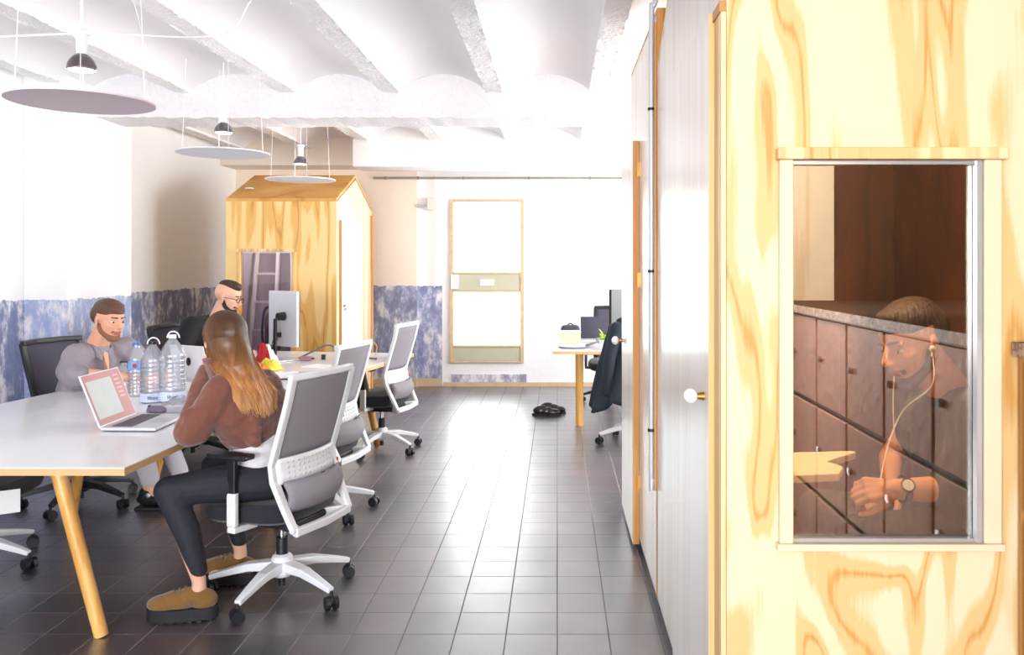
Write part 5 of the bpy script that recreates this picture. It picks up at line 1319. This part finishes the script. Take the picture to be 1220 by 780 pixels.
b.cap(chest + V((0, 0, 0.07)), shN, 0.06, 0.052); b.cap(chest + V((0, 0, 0.07)), shF, 0.06, 0.052)
hand_prims(b, wrN, (-1, -0.05, 0.0), (0.0, -0.75, 0.65), 1, 1.15, 0.95, 0.5); hand_prims(b, wrF, (-0.7, -0.5, -0.3), (0, 0, 1), 1, 0.8)
knN = V((0.86, 2.36, 0.72)); anN = V((0.92, 2.42, 0.34)); knF = V((0.85, 2.70, 0.70)); anF = V((0.85, 2.72, 0.32))
for k_, a_ in ((knN, anN), (knF, anF)): b.chain([hip, k_, a_, a_ + V((-0.12, 0, -0.07))], [0.08, 0.055, 0.035, 0.03])
cb0 = pobj('body', b, M['skin'], C_, ref, remesh=0.004, sm=2)
T0 = lambda x, y, z, r_=ref, T_=T: T_(x, y, z) - r_
face_bits(T0, R, C_, cb0, 1.0)
sh_ = MB(); sh_.cap(hip, chest, 0.135, 0.138); sh_.cap(chest + lat * 0.085, chest - lat * 0.085, 0.12, 0.12); sh_.cap(chest + V((0, 0, 0.05)), neck - V((0, 0, 0.05)), 0.10, 0.068)
sh_.chain([shN, elN + V((0.0, 0, 0.01)), elN * 0.78 + wrN * 0.22], [0.074, 0.056, 0.047]); sh_.chain([shF, (shF + elF) / 2], [0.074, 0.062]); sh_.cap(chest + V((0, 0, 0.08)), shN, 0.08, 0.074); sh_.cap(chest + V((0, 0, 0.08)), shF, 0.08, 0.074)
pobj('dark_t_shirt', sh_, M['tee_dark'], C_, ref, remesh=0.007, sm=4)
tr_ = MB()
for k_, a_ in ((knN, anN), (knF, anF)): tr_.chain([hip, k_, a_ + V((0, 0, 0.05))], [0.10, 0.072, 0.05])
pobj('jeans', tr_, M['jeans'], C_, ref, remesh=0.008, sm=3)
for a_ in (anN, anF):
    s0 = MB(); s0.ell(a_ + V((-0.05, 0, -0.06)), (0.13, 0.045, 0.042)); s0.ell(a_ + V((0.01, 0, -0.035)), (0.06, 0.045, 0.06)); pobj('shoe', s0, M['leather'], C_, ref, remesh=0.007, sm=3)
short_hair(T, R, ref, cb0, M['hair_dark'])
beard(T, R, ref, cb0, mat('stubbly_beard', (78, 54, 42), 0.85, bump=0.4, bscale=200), full=0.95)
# watch
wd = (wrN - elN).normalized(); wc = wrN - wd * 0.028
wt = MB(); 
wt.tube([wc + (V((0, -1, 0)) * math.cos(a) * 0.036 + wd.cross(V((0, -1, 0))).normalized() * math.sin(a) * 0.036) for a in [2 * PI * i / 28 for i in range(29)]], 0.006, n=6, flat=(1, 1.6), up=wd)
wq = pobj('wristwatch', wt, M['leather'], C_, ref, smooth=True)
nn = V((-0.1, -0.85, 0.5)).normalized()
pobj('watch_case', MB().cone(wc + nn * 0.032, wc + nn * 0.042, 0.019, n=28), M['chrome'], wq, ref, smooth=True)
pobj('watch_dial', MB().cone(wc + nn * 0.0421, wc + nn * 0.0425, 0.015, n=28), M['paper'], wq, ref)
# earphones
ear = T(0.012, 0.084, -0.012); 
ep = thing('earphones', 'white wired earphones hanging from the ear of the man in the booth', 'earphones', ear)
obj('earbud', MB().ell((0, -0.002, 0), (0.009, 0.009, 0.009)).cone((0, -0.004, -0.002), (-0.003, -0.006, -0.022), 0.004), M['white_plastic'], ep, smooth=True)
pc_ = wrN + V((-0.06, -0.05, 0.04))
obj('cord', MB().tube(bez([V((0, -0.006, -0.018)), V((-0.015, -0.03, -0.10)) , V((1.0, 2.40, 1.08)) - ear, V((0.945, 2.37, 0.99)) - ear, pc_ - ear], 8), 0.0021, n=6), M['wire'], ep, smooth=True)
obj('cord_branch', MB().tube(bez([V((0.965, 2.38, 1.18)) - ear, V((0.962, 2.38, 1.12)) - ear, V((0.962, 2.375, 1.02)) - ear], 6), 0.0018, n=6), M['wire'], ep, smooth=True)
# booth bench + shelf desk + mug + added fill lamp
bn = thing('booth_bench', 'plywood bench inside the large booth under the seated man', 'bench', (1.25, 2.7, 0.08))
obj('bench_top', MB().box2((-0.18, -0.5, 0.44), (0.18, 0.75, 0.465)), M['interior'], bn, bevel=0.004)
obj('bench_front', MB().box2((-0.16, -0.5, 0.0), (-0.14, 0.75, 0.44)), M['interior'], bn)
ds = thing('wall_desk', 'small pale board desk inside the large booth, reaching in from the left', 'desk', (0.47, 2.2, 0.93))
obj('desk_board', MB().prism([(0.0, 0.02), (0.30, 0.07), (0.335, 0.14), (0.335, 0.16), (0.31, 0.21), (0.36, 0.26), (0.44, 0.33), (0.43, 0.345), (0.3, 0.33), (0.0, 0.30)], 0.022, Matrix.Translation((0, 0, -0.022))), M['board_pale'], ds, bevel=0.003)
mg = thing('wooden_cup', 'round pale wooden cup lying on the small desk inside the large booth', 'cup', (0.60, 2.38, 0.931))
obj('cup_body', MB().lathe([(0, 0), (0.026, 0), (0.03, 0.01), (0.03, 0.055), (0.026, 0.055), (0.024, 0.012), (0, 0.012)], (0.03, 0, 0.03), axis=(-1, 0.25, 0)), M['leg_wood'], mg, smooth=True)

# ------------------------------------------------------------------ light
def area(name, loc, size, rot, power, col=(1, 1, 1)):
    l = bpy.data.lights.new(name, 'AREA'); l.shape = 'RECTANGLE'; l.size = size[0]; l.size_y = size[1]; l.energy = power; l.color = col
    o = bpy.data.objects.new(name, l); COL.objects.link(o); o.location = loc; o.rotation_euler = rot; return o
for i, (a, b_) in enumerate(rw): area('daylight_right', (XR + 0.04, (a + b_) / 2, 1.7), (1.7, b_ - a - 0.1), (0, math.radians(90), 0), (66, 47)[i] * (b_ - a), (1.0, 0.98, 0.96))
for i, (a, b_) in enumerate(bw): area('daylight_back', ((a + b_) / 2, YB - 0.04, 1.6), (b_ - a - 0.1, 1.9), (math.radians(90), 0, 0), 240 * (b_ - a) / 2, (0.97, 0.98, 1.0))
area('daylight_end', ((wx0 + wx1) / 2, YE + 0.12, 1.35), (0.8, 1.8), (math.radians(-90), 0, 0), 34, (1, 1, 1))
pt = bpy.data.lights.new('booth_fill_light', 'POINT'); pt.energy = 75; pt.shadow_soft_size = 0.06; pt.color = (1.0, 0.86, 0.68)  # added fill light, brightens the man and desk behind the glass
po = bpy.data.objects.new('booth_fill_light', pt); COL.objects.link(po); po.location = (0.72, 2.4, 2.12)
p3 = bpy.data.lights.new('small_booth_fill_light', 'POINT'); p3.energy = 14; p3.shadow_soft_size = 0.06  # added fill light, lifts the closed small booth's dark interior
o3 = bpy.data.objects.new('small_booth_fill_light', p3); COL.objects.link(o3); o3.location = (-2.5, 8.3, 1.95)
bl2 = thing('added_booth_lamp', 'added round fill lamp under the ceiling inside the house-shaped booth', 'lamp', (-2.5, 8.3, 2.03))
obj('added_lamp_bowl', MB().lathe([(0.04, 0.0), (0.09, 0.03), (0.09, 0.034), (0.04, 0.05)], n=28), M['white_plastic'], bl2, smooth=True)
obj('added_lamp_stem', MB().cone((0, 0, 0.05), (0, 0, 0.18), 0.01), M['white_plastic'], bl2)
bl = thing('added_booth_lamp', 'added round fill lamp under the ceiling inside the large booth', 'lamp', (0.72, 2.4, 2.2))  # unseen housing made up for the added booth light
obj('added_lamp_bowl', MB().lathe([(0.04, 0.0), (0.09, 0.03), (0.09, 0.034), (0.04, 0.05)], n=28), M['white_plastic'], bl, smooth=True)
obj('added_lamp_stem', MB().cone((0, 0, 0.05), (0, 0, 0.2), 0.01), M['white_plastic'], bl)

sl = bpy.data.lights.new('locker_fill_spot', 'SPOT'); sl.energy = 520; sl.spot_size = math.radians(95); sl.spot_blend = 0.6; sl.shadow_soft_size = 0.05; sl.color = (1.0, 0.95, 0.9)  # added spot, brightens the partition and lockers mirrored in the booth glass
slo = bpy.data.objects.new('locker_fill_spot', sl); COL.objects.link(slo); slo.location = (0.55, 1.25, 2.66)
slo.rotation_euler = (V((1.25, -0.35, 1.4)) - V((0.55, 1.25, 2.66))).to_track_quat('-Z', 'Y').to_euler()
sf = thing('added_spotlight', 'added white fill spotlight on the ceiling above the lockers beside the camera', 'spotlight', (0.55, 1.25, 2.84))  # out-of-view fixture made up to go with the added spot
obj('fill_spot_base', MB().cone((0, 0, 0), (0, 0, -0.03), 0.05, n=24), M['white_plastic'], sf, smooth=True)
dd = (V((1.25, -0.35, 1.4)) - V((0.55, 1.25, 2.66))).normalized()
obj('fill_spot_head', MB().cone(V((0, 0, -0.10)) - dd * 0.04, V((0, 0, -0.16)) + dd * 0.0, 0.03, 0.035, n=24, caps=False).cone((0, 0, -0.03), (0, 0, -0.1), 0.008), M['white_plastic'], sf, smooth=True, solid=0.002)
for (x, y, z) in ((-2.06, 3.6, 2.2), (-2.25, 5.6, 2.245), (-2.27, 7.35, 2.245)):
    p_ = bpy.data.lights.new('pendant_glow', 'POINT'); p_.energy = 3.5; p_.color = (1.0, 0.84, 0.68); p_.shadow_soft_size = 0.03
    q_ = bpy.data.objects.new('pendant_glow', p_); COL.objects.link(q_); q_.location = (x, y, z + 0.07)
wd_ = bpy.data.worlds.new('sky'); sc.world = wd_; wd_.use_nodes = True
bg = wd_.node_tree.nodes['Background']; bg.inputs[0].default_value = (0.95, 0.98, 1.0, 1); bg.inputs[1].default_value = 2.6

# ------------------------------------------------------------------ camera
cam = bpy.data.cameras.new('camera'); co = bpy.data.objects.new('camera', cam); COL.objects.link(co)
co.location = (0, 0, 1.5); co.rotation_euler = (math.radians(90), 0, 0)
cam.sensor_width = 36; cam.lens = 990 / 1220 * 36; cam.shift_x = -54 / 1220; cam.shift_y = -75 / 1220; cam.clip_start = 0.05
sc.camera = co
vs_ = sc.view_settings; vs_.view_transform = 'Standard'; vs_.look = 'None'; vs_.exposure = 0.38; vs_.gamma = 1; vs_.use_curve_mapping = False
sc.cycles.use_denoising = True
sc.cycles.max_bounces = 10; sc.cycles.diffuse_bounces = 6; sc.cycles.glossy_bounces = 4; sc.cycles.transmission_bounces = 6; sc.cycles.transparent_max_bounces = 24
sc.cycles.sample_clamp_indirect = 8.0; sc.cycles.caustics_reflective = False; sc.cycles.caustics_refractive = False
